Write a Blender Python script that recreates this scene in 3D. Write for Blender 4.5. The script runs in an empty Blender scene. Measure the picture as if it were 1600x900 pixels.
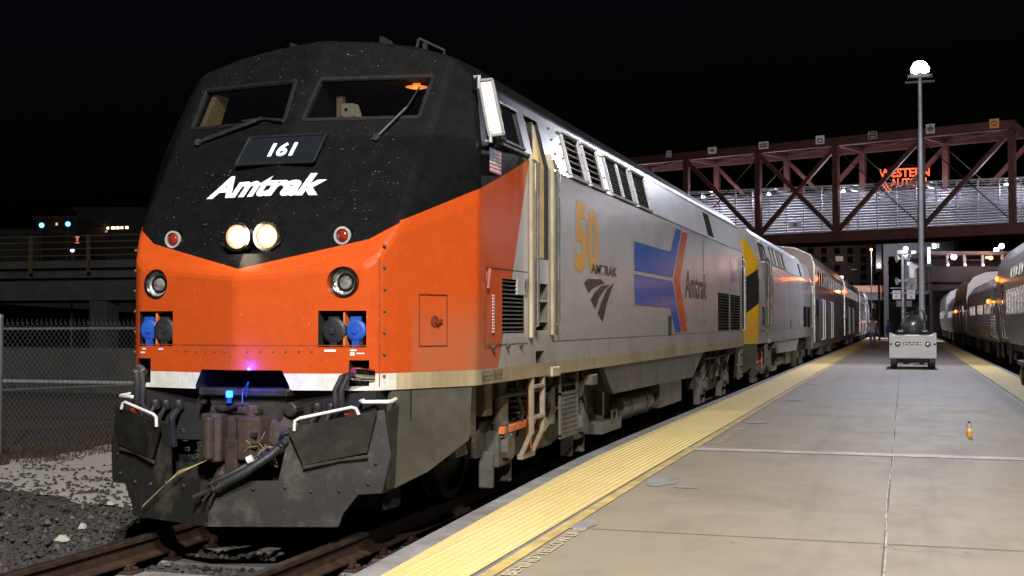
import bpy, bmesh, math, random
from mathutils import Vector, Matrix
random.seed(7)
SC = bpy.context.scene
COL = SC.collection
R = math.radians

# ------------------------------------------------------------------ camera, sky, lamps, exposure
cam_d = bpy.data.cameras.new('camera'); cam = bpy.data.objects.new('camera', cam_d); COL.objects.link(cam)
cam.location = (0, 0, 1.70)
TH, PH = R(17.614), R(1.588)
fw = Vector((-math.sin(TH)*math.cos(PH), math.cos(TH)*math.cos(PH), math.sin(PH)))
cam.rotation_euler = fw.to_track_quat('-Z', 'Y').to_euler()
cam_d.sensor_width = 36; cam_d.lens = 36*1930/1600; cam_d.clip_start = .1; cam_d.clip_end = 3000
SC.camera = cam
world = bpy.data.worlds.new('World'); SC.world = world; world.use_nodes = True
wn = world.node_tree; bg = wn.nodes['Background']
sky = wn.nodes.new('ShaderNodeTexSky'); sky.sky_type = 'NISHITA'; sky.sun_disc = False
sky.sun_elevation = R(-3); sky.sun_rotation = R(200)
tint = wn.nodes.new('ShaderNodeMix'); tint.data_type = 'RGBA'; tint.blend_type = 'MULTIPLY'; tint.inputs[0].default_value = 1; tint.inputs[7].default_value = (.38, .55, 1, 1)
wn.links.new(sky.outputs[0], tint.inputs[6]); wn.links.new(tint.outputs[2], bg.inputs[0]); bg.inputs[1].default_value = .05
SC.view_settings.view_transform = 'Standard'; SC.view_settings.look = 'None'
SC.view_settings.exposure = 0; SC.view_settings.gamma = 1
try:
    SC.cycles.max_bounces = 6; SC.cycles.sample_clamp_indirect = 3; SC.cycles.use_denoising = True
    SC.cycles.caustics_reflective = False; SC.cycles.caustics_refractive = False
except Exception: pass

def lamp(name, loc, power, color=(1, .95, .88), radius=.2, spot=None, aim=None, blend=.4, spec=1.0):
    d = bpy.data.lights.new(name, 'SPOT' if spot else 'POINT'); d.energy = power; d.color = color; d.shadow_soft_size = radius
    d.specular_factor = spec
    o = bpy.data.objects.new(name, d); COL.objects.link(o); o.location = loc
    if spot:
        d.spot_size = R(spot); d.spot_blend = blend
        o.rotation_euler = (Vector(aim)-Vector(loc)).to_track_quat('-Z', 'Y').to_euler()
    return o
# yard floodlight on the next platform, behind the photographer; platform pole lamps; added fills for the far coaches
lamp('yard_floodlight', (10.5, -20, 20.4), 41000, (1, .95, .88), .3)
lamp('near_pole_floodlight', (1.2, -2, 11.2), 12500, (1, .96, .90), .25)
lamp('platform_floodlight', (.6, 45.3, 10.75), 5200, (.82, .85, 1), .25, 150, (-.4, 30, 0), .6)
lamp('platform_floodlight_rear', (.6, 46.9, 10.75), 2600, (.82, .85, 1), .25, 140, (-.6, 66, 0), .6)
lamp('far_left_coach_fill', (-1.2, 116, 8.8), 9000, (.80, .82, 1), .3, 120, (-5, 128, 1.5), .5)  # unseen lamp added to whiten the far left coaches
lamp('far_right_coach_fill', (1.4, 100, 8.2), 2600, (.85, .85, 1), .3, 110, (4.6, 106, 3), .5)  # another added lamp, brightens the far coaches on the right track

# ------------------------------------------------------------------ node expressions and materials
class X:
    """a node-socket expression"""
    def __init__(s, nt, v): s.nt, s.v = nt, v
    def _op(s, op, *a):
        n = s.nt.nodes.new('ShaderNodeMath'); n.operation = op
        for i, q in enumerate((s,)+a):
            q = q.v if isinstance(q, X) else q
            if isinstance(q, (int, float)): n.inputs[i].default_value = q
            else: s.nt.links.new(q, n.inputs[i])
        return X(s.nt, n.outputs[0])
    def __add__(s, o): return s._op('ADD', o)
    def __sub__(s, o): return s._op('SUBTRACT', o)
    def __mul__(s, o): return s._op('MULTIPLY', o)
    def __gt__(s, o): return s._op('GREATER_THAN', o)
    def __lt__(s, o): return s._op('LESS_THAN', o)
    def abs(s): return s._op('ABSOLUTE')
    def max(s, o): return s._op('MAXIMUM', o)
    def min(s, o): return s._op('MINIMUM', o)
    def sin(s): return s._op('SINE')
    def inv(s): return X(s.nt, 1.0)._op('SUBTRACT', s)
    def ss(s, a, b):                       # smoothstep
        n = s.nt.nodes.new('ShaderNodeMapRange'); n.interpolation_type = 'SMOOTHSTEP'
        s.nt.links.new(s.v, n.inputs[0]); n.inputs[1].default_value = a; n.inputs[2].default_value = b
        return X(s.nt, n.outputs[0])
def coords(nt):
    t = nt.nodes.new('ShaderNodeTexCoord'); sp = nt.nodes.new('ShaderNodeSeparateXYZ'); nt.links.new(t.outputs['Object'], sp.inputs[0])
    return t.outputs['Object'], X(nt, sp.outputs[0]), X(nt, sp.outputs[1]), X(nt, sp.outputs[2])
def scaled(nt, vec, s):
    m = nt.nodes.new('ShaderNodeMapping'); nt.links.new(vec, m.inputs[0]); m.inputs['Scale'].default_value = s; return m.outputs[0]
def noise(nt, vec, scale, detail=4, rough=.6, sc=None):
    n = nt.nodes.new('ShaderNodeTexNoise'); n.inputs['Scale'].default_value = scale; n.inputs['Detail'].default_value = detail
    n.inputs['Roughness'].default_value = rough
    nt.links.new(scaled(nt, vec, sc) if sc else vec, n.inputs['Vector']); return X(nt, n.outputs['Fac'])
def specks(nt, vec, scale, size, keep, sc=None):
    v = nt.nodes.new('ShaderNodeTexVoronoi'); v.inputs['Scale'].default_value = scale
    nt.links.new(scaled(nt, vec, sc) if sc else vec, v.inputs['Vector'])
    s = nt.nodes.new('ShaderNodeSeparateColor'); nt.links.new(v.outputs['Color'], s.inputs[0])
    rnd = X(nt, s.outputs[0]); rad = X(nt, s.outputs[1])
    return (X(nt, v.outputs['Distance']) < (rad*size)) * (rnd > (1-keep))
def colr(nt, c): 
    n = nt.nodes.new('ShaderNodeRGB'); n.outputs[0].default_value = (*c[:3], 1); return n.outputs[0]
def mix(nt, fac, a, b):
    n = nt.nodes.new('ShaderNodeMix'); n.data_type = 'RGBA'
    for sock, q in ((n.inputs[0], fac), (n.inputs[6], a), (n.inputs[7], b)):
        if isinstance(q, X): q = q.v
        if isinstance(q, tuple): q = (*q[:3], 1)
        if isinstance(q, (int, float, tuple)): sock.default_value = q
        else: nt.links.new(q, sock)
    return n.outputs[2]
def bump(nt, h, strength, dist=.01):
    b = nt.nodes.new('ShaderNodeBump'); b.inputs['Strength'].default_value = strength; b.inputs['Distance'].default_value = dist
    nt.links.new(h.v, b.inputs['Height']); return b.outputs[0]
def newmat(name):
    m = bpy.data.materials.new(name); m.use_nodes = True; nt = m.node_tree; return m, nt, nt.nodes['Principled BSDF']
def setv(nt, sock, v):
    if isinstance(v, X): v = v.v
    if isinstance(v, (int, float)): sock.default_value = v
    elif isinstance(v, tuple): sock.default_value = (*v[:3], 1)
    else: nt.links.new(v, sock)
_M = {}
def scraped(name, c, c2):
    m, nt, b = newmat(name); vec, x, y, z = coords(nt)
    n = noise(nt, vec, 3, 7, .7); sc = noise(nt, vec, 1, 6, .75, (26, 3, 5)); sp = specks(nt, vec, 38, .22, .12)
    k = (n.ss(.50, .70)*.55).max(sc.ss(.60, .72)*.7).max(sp*.8)
    setv(nt, b.inputs['Base Color'], mix(nt, k, c, c2)); setv(nt, b.inputs['Roughness'], n*.3+.27); b.inputs['Metallic'].default_value = .15
    nt.links.new(bump(nt, n+sc*.3, .12, .01), b.inputs['Normal']); return m
def mat(name, c, rough=.5, metal=0., var=.25, scale=6., bmp=.15, dirt=None, amt=.5, em=None, es=1., rv=.15):
    """a surface with uneven tone, gloss and a little relief; dirt = colour of grime blotches"""
    if name in _M: return _M[name]
    m, nt, b = newmat(name); vec, x, y, z = coords(nt)
    n = noise(nt, vec, scale, 6, .65)
    base = mix(nt, n.ss(.3, .7), tuple(k*(1-var) for k in c), tuple(min(1, k*(1+var*.6)) for k in c))
    if dirt: base = mix(nt, (noise(nt, vec, scale*.45, 5, .7).ss(.45, .75))*amt, base, dirt)
    setv(nt, b.inputs['Base Color'], base); b.inputs['Metallic'].default_value = metal; b.inputs['Specular IOR Level'].default_value = .10 if 'vinyl' in name else .5
    setv(nt, b.inputs['Roughness'], (noise(nt, vec, scale*1.7, 4)-.5)*(rv*2)+rough)
    if bmp: nt.links.new(bump(nt, noise(nt, vec, scale*6, 5), bmp, .006), b.inputs['Normal'])
    if em: b.inputs['Emission Color'].default_value = (*em, 1); b.inputs['Emission Strength'].default_value = es
    _M[name] = m; return m
def glow(name, c, s):
    if name in _M: return _M[name]
    m, nt, b = newmat(name); b.inputs['Base Color'].default_value = (*[min(.8, k) for k in c], 1)
    b.inputs['Emission Color'].default_value = (*c, 1); b.inputs['Emission Strength'].default_value = s
    _M[name] = m; return m
def glass(name, tint=(.02, .022, .025), alpha=.35, rough=.03):
    if name in _M: return _M[name]
    m, nt, b = newmat(name); b.inputs['Base Color'].default_value = (*tint, 1); b.inputs['Roughness'].default_value = rough
    b.inputs['Alpha'].default_value = alpha; b.inputs['Specular IOR Level'].default_value = .6
    _M[name] = m; return m

BLACK = mat('black_paint', (.012, .012, .013), .42, 0, .3, 8)
DARK = mat('dark_recess', (.010, .010, .010), .8)
RUBBER = mat('black_rubber', (.013, .013, .014), .55, 0, .3, 20, .2, (.06, .055, .05), .5)
STEEL = mat('worn_steel', (.032, .030, .028), .5, .3, .45, 5, .3, (.12, .105, .085), .55)
GRIME = mat('grimy_grey_steel', (.085, .080, .070), .6, .1, .35, 5, .3, (.16, .13, .09), .6)
SKIRT = mat('grey_skirt_steel', (.088, .084, .070), .42, .15, .35, 2.2, .15, (.12, .10, .065), .7)
RUST = mat('rusty_casting', (.048, .032, .025), .7, .1, .5, 9, .5, (.03, .022, .018), .7)
RAILM = mat('rusty_rail', (.060, .034, .022), .65, .3, .4, 7, .3)
RAILTOP = mat('dull_rail_head', (.10, .085, .065), .38, .7, .3, 9, .15)
STAIN = mat('bright_stainless', (.62, .62, .62), .25, .9, .15, 5, .1)
WHITE = mat('white_paint', (.75, .75, .73), .4, 0, .12, 8, .1, (.35, .32, .27), .35)
TAN = mat('tan_cab_lining', (.55, .42, .20), .55, 0, .2, 5)
BLUE = mat('blue_cover', (.012, .075, .40), .5, 0, .25, 14, .2)
ORANGE_F = mat('orange_frame_paint', (.62, .16, .04), .6, 0, .35, 7, .3, (.12, .06, .03), .55)
REDGLASS = mat('dark_red_lens', (.22, .02, .012), .12, 0, .2, 40, .1)
LENS = mat('clear_lens', (.42, .42, .40), .15, .6, .6, 26, .6)
CHROME = mat('dull_chrome', (.55, .55, .55), .2, 1, .2, 10, .1)
CREAM = mat('cream_stripe', (.40, .34, .22), .5, 0, .25, 3, .1, (.2, .15, .08), .6)
GLASSM = glass('cab_glass', (.002, .002, .003), .45)
WINM = mat('dark_window', (.012, .013, .016), .06, 0, .2, 3, 0, None, .5, None, 1, .02)
CONC = mat('dark_concrete', (.17, .16, .15), .8, 0, .25, .5, .2)

# ------------------------------------------------------------------ mesh building
class MB:
    def __init__(s): s.v, s.f, s.m = [], [], []
    def add(s, vs, fs, mi=0):
        o = len(s.v); s.v += [tuple(p) for p in vs]; s.f += [tuple(i+o for i in f) for f in fs]; s.m += [mi]*len(fs); return s
    def box(s, x0, x1, y0, y1, z0, z1, mi=0):
        v = [(x, y, z) for z in (z0, z1) for y in (y0, y1) for x in (x0, x1)]
        return s.add(v, [(0, 2, 3, 1), (4, 5, 7, 6), (0, 1, 5, 4), (2, 6, 7, 3), (0, 4, 6, 2), (1, 3, 7, 5)], mi)
    def prism(s, pts, vec, mi=0):
        pts = [Vector(p) for p in pts]; n = len(pts); vec = Vector(vec)
        v = pts+[p+vec for p in pts]
        f = [tuple(range(n))[::-1], tuple(range(n, 2*n))]+[(i, (i+1) % n, n+(i+1) % n, n+i) for i in range(n)]
        return s.add(v, f, mi)
    def bar(s, p0, p1, w, h=None, mi=0, up=(0, 0, 1)):
        p0, p1 = Vector(p0), Vector(p1); h = h or w; d = (p1-p0).normalized(); u = Vector(up)
        if abs(d.dot(u)) > .98: u = Vector((0, 1, 0))
        a = d.cross(u).normalized()*(w/2); b = a.cross(d).normalized()*(h/2)
        return s.prism([p0-a-b, p0+a-b, p0+a+b, p0-a+b], p1-p0, mi)
    def tube(s, pts, r, n=8, mi=0, r1=None):
        pts = [Vector(p) for p in pts]; vs, fs = [], []; k = len(pts); ref = None
        for i, p in enumerate(pts):
            d = (pts[min(i+1, k-1)]-pts[max(i-1, 0)]).normalized()
            if ref is None: ref = d.orthogonal().normalized()
            a = (ref-d*ref.dot(d)).normalized(); ref = a; b = d.cross(a)
            rr = r if r1 is None else r+(r1-r)*i/(k-1)
            vs += [p+(a*math.cos(2*math.pi*j/n)+b*math.sin(2*math.pi*j/n))*rr for j in range(n)]
        for i in range(k-1):
            fs += [(i*n+j, i*n+(j+1) % n, (i+1)*n+(j+1) % n, (i+1)*n+j) for j in range(n)]
        fs += [tuple(range(n))[::-1], tuple(range((k-1)*n, k*n))]
        return s.add(vs, fs, mi)
    def lathe(s, c, axis, prof, n=20, mi=0):
        c, ax = Vector(c), Vector(axis).normalized(); a = ax.orthogonal().normalized(); b = ax.cross(a); vs, fs = [], []
        for t, r in prof:
            vs += [c+ax*t+(a*math.cos(2*math.pi*j/n)+b*math.sin(2*math.pi*j/n))*max(r, 1e-4) for j in range(n)]
        k = len(prof)
        for i in range(k-1): fs += [(i*n+j, i*n+(j+1) % n, (i+1)*n+(j+1) % n, (i+1)*n+j) for j in range(n)]
        fs += [tuple(range(n))[::-1], tuple(range((k-1)*n, k*n))]
        return s.add(vs, fs, mi)
    def cyl(s, p0, p1, r, n=16, mi=0, r1=None): return s.tube([p0, p1], r, n, mi, r1)
    def ball(s, c, r, n=12, mi=0, sz=1):
        return s.lathe(c, (0, 0, 1), [(-r*sz*math.cos(math.pi*i/8), r*math.sin(math.pi*i/8)) for i in range(9)], n, mi)
    def quad(s, pts, mi=0): return s.add(pts, [tuple(range(len(pts)))], mi)
    def mesh(s, name, mats, bevel=0, smooth=False, seg=1):
        me = bpy.data.meshes.new(name); me.from_pydata(s.v, [], s.f)
        for m in (mats if isinstance(mats, (list, tuple)) else [mats]): me.materials.append(m)
        me.polygons.foreach_set('material_index', s.m)
        bm = bmesh.new(); bm.from_mesh(me); bmesh.ops.recalc_face_normals(bm, faces=bm.faces)
        if bevel:
            es = [e for e in bm.edges if len(e.link_faces) == 2 and e.calc_face_angle(0) > .6]
            bmesh.ops.bevel(bm, geom=es, offset=bevel, segments=seg, affect='EDGES', profile=.6, clamp_overlap=True)
        if smooth:
            for f in bm.faces: f.smooth = True
            for e in bm.edges:
                if len(e.link_faces) == 2 and e.calc_face_angle(0) > .7: e.smooth = False
        bm.to_mesh(me); bm.free(); return me
    def build(s, name, mats, parent=None, bevel=0, smooth=False, seg=1, label=None):
        o = bpy.data.objects.new(name, s.mesh(name, mats, bevel, smooth, seg)); COL.objects.link(o)
        if parent: o.parent = parent
        if label: o['label'] = label
        return o
def tag(o, label=None, cat=None, group=None, kind=None):
    for k, v in (('label', label), ('category', cat), ('group', group), ('kind', kind)):
        if v: o[k] = v
    return o
def thing(name, loc, label, cat, group=None, rz=0):
    o = bpy.data.objects.new(name, None); COL.objects.link(o); o.location = loc; o.rotation_euler.z = rz; o.empty_display_size = .2
    return tag(o, label, cat, group)
def struct(name, mb, m, parent=None, **k): return tag(mb.build(name, m, parent, **k), kind='structure')
def copy_tree(o, parent=None):
    c = o.copy(); COL.objects.link(c)
    if parent: c.parent = parent
    for ch in list(o.children): copy_tree(ch, c)
    return c
def text_geo(s, offset=0., shear=0., outline=0.):
    cu = bpy.data.curves.new('lettering', 'FONT'); cu.body = s; cu.offset = offset; cu.shear = shear; cu.space_character = 1.0
    cu.resolution_u = 4
    if outline: cu.fill_mode = 'NONE'; cu.bevel_depth = outline; cu.bevel_resolution = 1
    ob = bpy.data.objects.new('lettering', cu); COL.objects.link(ob)
    dg = bpy.context.evaluated_depsgraph_get(); me = bpy.data.meshes.new_from_object(ob.evaluated_get(dg))
    bpy.data.objects.remove(ob); bpy.data.curves.remove(cu); return me
def text(name, s, f, m, parent=None, offset=.02, shear=0., outline=0., keep_depth=0., label=None):
    """f(u,v) maps the text's bounding box to 3-D"""
    me = text_geo(s, offset, shear, outline)
    xs = [v.co.x for v in me.vertices]; ys = [v.co.y for v in me.vertices]
    x0, x1, y0, y1 = min(xs), max(xs), min(ys), max(ys)
    for v in me.vertices:
        p = Vector(f((v.co.x-x0)/(x1-x0), (v.co.y-y0)/(y1-y0)))
        if outline: p = p+Vector((0, v.co.z*keep_depth, 0))
        v.co = p
    me.materials.clear(); me.materials.append(m)
    for p in me.polygons: p.material_index = 0
    me.name = name; o = bpy.data.objects.new(name, me); COL.objects.link(o)
    if parent: o.parent = parent
    if label: o['label'] = label
    return o
def plane_map(o, ux, uy):
    o, ux, uy = Vector(o), Vector(ux), Vector(uy); return lambda u, v: o+ux*u+uy*v
def boolean_cut(o, cutters):
    """subtract closed cutter meshes (material slot of the cutter face is kept)"""
    tmp = []
    for mb, mats in cutters:
        c = bpy.data.objects.new('cutter', mb.mesh('cutter', mats)); COL.objects.link(c); c.parent = o.parent; tmp.append(c)
        md = o.modifiers.new('cut', 'BOOLEAN'); md.object = c; md.operation = 'DIFFERENCE'; md.solver = 'EXACT'
    dg = bpy.context.evaluated_depsgraph_get(); dg.update()
    me = bpy.data.meshes.new_from_object(o.evaluated_get(dg)); o.modifiers.clear(); old = o.data; o.data = me; me.name = old.name
    for c in tmp: bpy.data.objects.remove(c)
    return o

# ------------------------------------------------------------------ locomotive (local: x right, y back from the nose corner, z up from rail)
def lowY(x): return -.43+.22*abs(x)
def upY(x, z): return -.40+.68*(z-2.1)+.16*abs(x)
def faceY(x, z): return max(lowY(x), upY(x, z))
def cantX(z): return 1.6 if z < 3.24 else 1.6-.25*(z-3.24)
NU = Vector((0, -1, .68)).normalized()

def loco_paint(style):
    m, nt, b = newmat('loco_paint_'+style); vec, x, y, z = coords(nt); ax = x.abs()
    n1 = noise(nt, vec, 1.1, 5, .6); n2 = noise(nt, vec, 9, 6, .7); streak = noise(nt, vec, 1, 5, .65, (1, 7, .5))
    silver = mix(nt, n1.ss(.3, .7), (.47, .47, .495), (.55, .55, .58))
    silver = mix(nt, streak.ss(.5, .8)*.3, silver, (.39, .375, .35))
    front = ax < 1.185
    if style == 'lead':
        zf = ax*.24+2.12+(ax-.98).max(0)*.4
        zs = (y*.41+2.48).min((y-.83)*.305+2.82).min(3.765)
        blk = (front*(z > zf)).max(front.inv()*(z > zs))
        orange = (y < (z-1.28)*.475+1.32)
        oc = mix(nt, n2.ss(.3, .75), (.45, .064, .010), (.50, .074, .012))
        base = mix(nt, orange, silver, oc)
        chip = specks(nt, vec, 34, .20, .10, (1, 1, 1))
        base = mix(nt, chip*orange*(y < .6), base, (.10, .05, .03))
        stripe = z < 1.30
        crm = mix(nt, streak.ss(.35, .7), (.46, .39, .25), (.30, .24, .14))
        crm = mix(nt, front, crm, mix(nt, n2.ss(.35, .65), (.55, .54, .50), (.72, .71, .68)))
        base = mix(nt, stripe, base, crm)
        bc = mix(nt, n2.ss(.3, .7), (.0055, .0055, .006), (.0085, .0085, .009))
        base = mix(nt, blk, base, bc)
        bug = (specks(nt, vec, 24, .24, .13, (1, 1, 1.7)).max(specks(nt, vec, 60, .36, .13, (1, .8, 1.3)))*(noise(nt, vec, 3.1, 4) > .50)).max(specks(nt, vec, 15, .18, .10, (1.3, 1, 1)))*(noise(nt, vec, 90, 2) > .45)
        base = mix(nt, bug*front*(y < 1.4)*(noise(nt, vec, 5, 3).ss(.35, .7)*.6+.1), base, (.30, .29, .27))
        metal = (orange.inv())*(blk.inv())*(stripe.inv())*.22
    else:
        yel = (y < .93)
        band = (z > y*.5+1.75)*(z < y*.45+2.62)
        yc = mix(nt, n2.ss(.3, .75), (.66, .36, .015), (.78, .43, .02))
        base = mix(nt, yel, silver, yc)
        base = mix(nt, yel*band, base, (.025, .026, .03))
        deco = (y > 3.2)*(y < 4.5)*(z < 3.2)*(z > 1.45)
        base = mix(nt, deco*.5, base, (.55, .40, .14))
        deco2 = (y > 5.6)*(y < 11.5)*(noise(nt, vec, 1, 3, .5, (1, 1.2, .15)) > .53)*(z < 3.2)*(z > 1.5)
        base = mix(nt, deco2*.35, base, (.30, .25, .20))
        stripe = z < 1.1
        metal = yel.inv()*.22
    # brown tint low on the flanks, strongest at the sill
    gr = z.ss(1.25, 2.05).inv()*(n1.ss(.25, .8)*.6+.25)*(y > .15)
    base = mix(nt, gr, base, (.20, .155, .095))
    runs = (noise(nt, vec, 1, 6, .7, (1, 16, .7)).ss(.56, .72))*(z.ss(1.2, 1.9).inv())*(y > .9)*.6
    base = mix(nt, runs, base, (.13, .09, .05))
    setv(nt, b.inputs['Base Color'], base); setv(nt, b.inputs['Metallic'], metal)
    setv(nt, b.inputs['Roughness'], n1*.08+n2*.06+.15+(front*.06)+gr*.3+z.ss(3.22, 3.3)*.12)
    wav = noise(nt, vec, 1, 2, .5, (1, .9, 2.2))*1.0+n2*.02
    setv(nt, b.inputs['Specular IOR Level'], front.inv()*.16+.24)
    nt.links.new(bump(nt, wav, .28, .03), b.inputs['Normal'])
    return m

def loco_body(name, paint, parent, lead):
    P = [(0, -.43), (1.02, lowY(1.02)), (1.11, -.135), (1.18, 0)]
    bot = [Vector((x, y, 1.17)) for x, y in P]
    fold = [Vector((x, y, 2.1+(y+.40-.16*x)/.68)) for x, y in P]
    top = [Vector((x, upY(x, z), z)) for x, z in ((1.25, 4.03), (.9, 4.145), (.5, 4.215), (0, 4.25))]
    b0, b1, b2 = Vector((1.58, .79, 1.17)), Vector((1.56, .93, 3.24)), Vector((1.42, 1.18, 3.87)); bm_ = Vector((1.59, .84, 2.7))
    prof = [(1.6, 1.17), (1.6, 3.24), (1.447, 3.85), (1.25, 4.05), (.9, 4.17), (.5, 4.27), (0, 4.31)]
    mid = [Vector((x, 1.75, z)) for x, z in prof]; aft = [Vector((x, 18.7, z)) for x, z in prof]
    end = [Vector((x*.965, 19.2, z if z < 3 else z-.10)) for x, z in prof]
    F = []
    for i in range(3): F.append([bot[i], bot[i+1], fold[i+1], fold[i]])
    F.append(fold+top)
    F.append([bot[3], b0, bm_, fold[3]]); F.append([fold[3], bm_, b1]); F.append([fold[3], b1, top[0]]); F.append([b1, b2, top[0]])
    F.append([b0, mid[0], bm_]); F.append([bm_, mid[0], mid[1]]); F.append([bm_, mid[1], b1]); F.append([b1, mid[1], mid[2], b2]); F.append([b2, mid[2], mid[3], top[0]])
    for i in range(3): F.append([top[i], mid[3+i], mid[4+i], top[i+1]])
    for A, B in ((mid, aft), (aft, end)):
        for i in range(6): F.append([A[i], B[i], B[i+1], A[i+1]])
    F.append(end+[Vector((0, 19.2, 1.17))])
    zc = lambda y: Vector((0, y, 1.17))
    F.append([bot[0], bot[1], bot[2], bot[3], b0, mid[0], zc(1.75)]); F.append([zc(1.75), mid[0], aft[0], zc(18.7)])
    F.append([zc(18.7), aft[0], end[0], zc(19.2)])
    bm = bmesh.new()
    for s in (1, -1):
        for f in F:
            try: bm.faces.new([bm.verts.new((p.x*s, p.y, p.z)) for p in f])
            except ValueError: pass
    bmesh.ops.remove_doubles(bm, verts=bm.verts, dist=1e-4)
    bmesh.ops.recalc_face_normals(bm, faces=bm.faces)
    es = [e for e in bm.edges if len(e.link_faces) == 2 and e.calc_face_angle(0) > .25 and not all(abs(v.co.z-1.17) < .01 for v in e.verts)]
    bmesh.ops.bevel(bm, geom=es, offset=.035, segments=2, affect='EDGES', profile=.5, clamp_overlap=True)
    me = bpy.data.meshes.new(name); bm.to_mesh(me); bm.free()
    for mm in (paint, DARK, TAN, GRIME): me.materials.append(mm)
    o = bpy.data.objects.new(name, me); COL.objects.link(o); o.parent = parent
    M4 = [paint, DARK, TAN, GRIME]; cut = []
    def c(mb): cut.append((mb, M4))
    if lead:
        for s in (1, -1):                                   # windshields: pockets as deep as the cab
            pts = [(s*x, -.2, z) for x, z in ((.105, 3.455), (1.085, 3.455), (1.105, 3.815), (.135, 3.815))]
            c(MB().prism(pts, (0, 1.85, 0), 1))
        st = []
        for k in range(24):                                 # headlight recess, one oval for the pair
            a = 2*math.pi*k/24; cx = .16 if math.cos(a) > 0 else -.16
            st.append((cx+.135*math.cos(a), -.75, 2.385+.145*math.sin(a)))
        c(MB().prism(st, (0, .62, 0), 0))
        for s in (1, -1):
            c(MB().cyl((s*.84, -.6, 2.01), (s*.84, -.10, 2.01), .125, 28, 0))
            c(MB().cyl((s*.77, -.6, 2.385), (s*.77, -.02, 2.385), .075, 20, 0))
            c(MB().box(min(s*.65, s*1.02), max(s*.65, s*1.02), -.8, .12, 1.505, 1.79, 1))
            c(MB().box(min(s*.89, s*1.04), max(s*.89, s*1.04), -.8, .05, 1.205, 1.405, 1))
        c(MB().prism([(-.40, -.9, 1.0), (-.40, -.9, 1.20), (-.34, -.9, 1.325), (.37, -.9, 1.325), (.43, -.9, 1.20), (.43, -.9, 1.0)], (0, 1.2, 0), 1))
    c(MB().box(1.25, 1.9, 2.43, 2.92, 2.32, 3.72, 1))        # cab doorway
    c(MB().box(1.30, 1.9, 2.47, 2.89, 1.62, 2.08, 3)); c(MB().box(1.35, 1.9, 2.47, 2.76, 1.30, 1.42, 3))
    for y0, y1 in LOUV+[(13.62, 14.36)]:
        c(MB().prism([(1.46, y0, 3.29), (1.46, y1, 3.29), (1.35, y1, 3.73), (1.35, y0, 3.73)], (.4, 0, .0), 1))
    for y0, y1, z0, z1 in ((14.75, 16.35, 1.53, 2.27), (16.5, 18.1, 1.53, 2.27), (1.43, 2.08, 1.60, 2.09)):
        c(MB().box(1.5, 1.9, y0, y1, z0, z1, 1))
    c(MB().box(1.45, 1.9, 18.45, 18.72, 1.5, 3.15, 1))
    return boolean_cut(o, cut)

LOUV = [(3.85, 4.48), (4.72, 5.36), (5.82, 6.42), (6.50, 7.10), (7.36, 8.2)]

def wheel(root, y, s, r=.52):
    m = MB(); m.lathe((s*.70, y, r), (s, 0, 0), [(0, r+.03), (.03, r+.03), (.04, r), (.15, r-.015), (.15, r-.09), (.11, r-.11), (.10, .16), (.17, .13), (.17, .02)], 28)
    return m.build('wheel', STEEL, root, smooth=True)

def truck(root, yc, wb=2.86, sides=(1,), wheels=True):
    for s in sides:
        m = MB(); x0 = 1.12*s; w = .14*s
        pr = [(-1.95, .62), (-1.75, .78), (-1.0, .80), (-.55, .62), (.55, .62), (1.0, .80), (1.75, .78), (1.95, .62), (1.9, .45), (1.1, .42), (.6, .34), (-.6, .34), (-1.1, .42), (-1.9, .45)]
        m.prism([(x0, yc+a, z) for a, z in pr], (w, 0, 0))
        for d in (-wb/2, wb/2):
            m.box(min(1.2*s, 1.38*s), max(1.2*s, 1.38*s), yc+d-.19, yc+d+.19, .34, .68)
            m.cyl((1.36*s, yc+d, .52), (1.45*s, yc+d, .52), .13, 12)
            m.box(min(1.22*s, 1.36*s), max(1.22*s, 1.36*s), yc+d-.30, yc+d-.24, .16, .5); m.box(min(1.22*s, 1.36*s), max(1.22*s, 1.36*s), yc+d+.24, yc+d+.30, .16, .5)
        m.build('side_frame', GRIME, root, bevel=.012)
        for d in (-.75, .75):
            sp = MB()
            for k in range(6): sp.lathe((1.26*s, yc+d, .72+k*.058), (0, 0, 1), [(0, .11), (.015, .135), (.035, .135), (.05, .11)], 14)
            sp.build('spring', GRIME, root, smooth=True)
        for d in (-1.5, .15, 1.5):
            MB().cyl((1.36*s, yc+d, .62), (1.36*s, yc+d, .98), .075, 14).cyl((1.36*s, yc+d, .98), (1.36*s, yc+d, 1.2), .05, 12).cyl((1.36*s, yc+d, .74), (1.36*s, yc+d, .76), .085, 14).build('shock_absorber', GRIME, root, smooth=True)
        for d in (-.2, 1.05):
            MB().cyl((1.2*s, yc+d, .98), (1.5*s, yc+d, .94), .10, 14).box(min(1.3*s, 1.4*s), max(1.3*s, 1.4*s), yc+d-.2, yc+d-.08, .6, 1.05).build('brake_cylinder', STEEL, root, bevel=.008)
        pp = MB()
        for d, h in ((-1.2, .98), (-.45, .92), (.5, 1.0), (1.3, .9)):
            pp.tube([(1.42*s, yc+d, 1.2), (1.43*s, yc+d+.02, h), (1.44*s, yc+d+.16, h-.16), (1.36*s, yc+d+.25, h-.4)], .022, 6)
        pp.tube([(1.46*s, yc-1.9, 1.02), (1.46*s, yc+1.8, 1.02)], .02, 6)
        pp.build('air_pipe', RUBBER, root)
        if wheels:
            for d in (-wb/2, wb/2): wheel(root, yc+d, s)
    ax = MB()
    for d in (-wb/2, wb/2): ax.cyl((-1.1, yc+d, .52), (1.1, yc+d, .52), .10, 12); ax.box(-.55, .55, yc+d-.05, yc+d+.75, .25, .85)
    ax.build('traction_motor', DARK, root)

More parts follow.
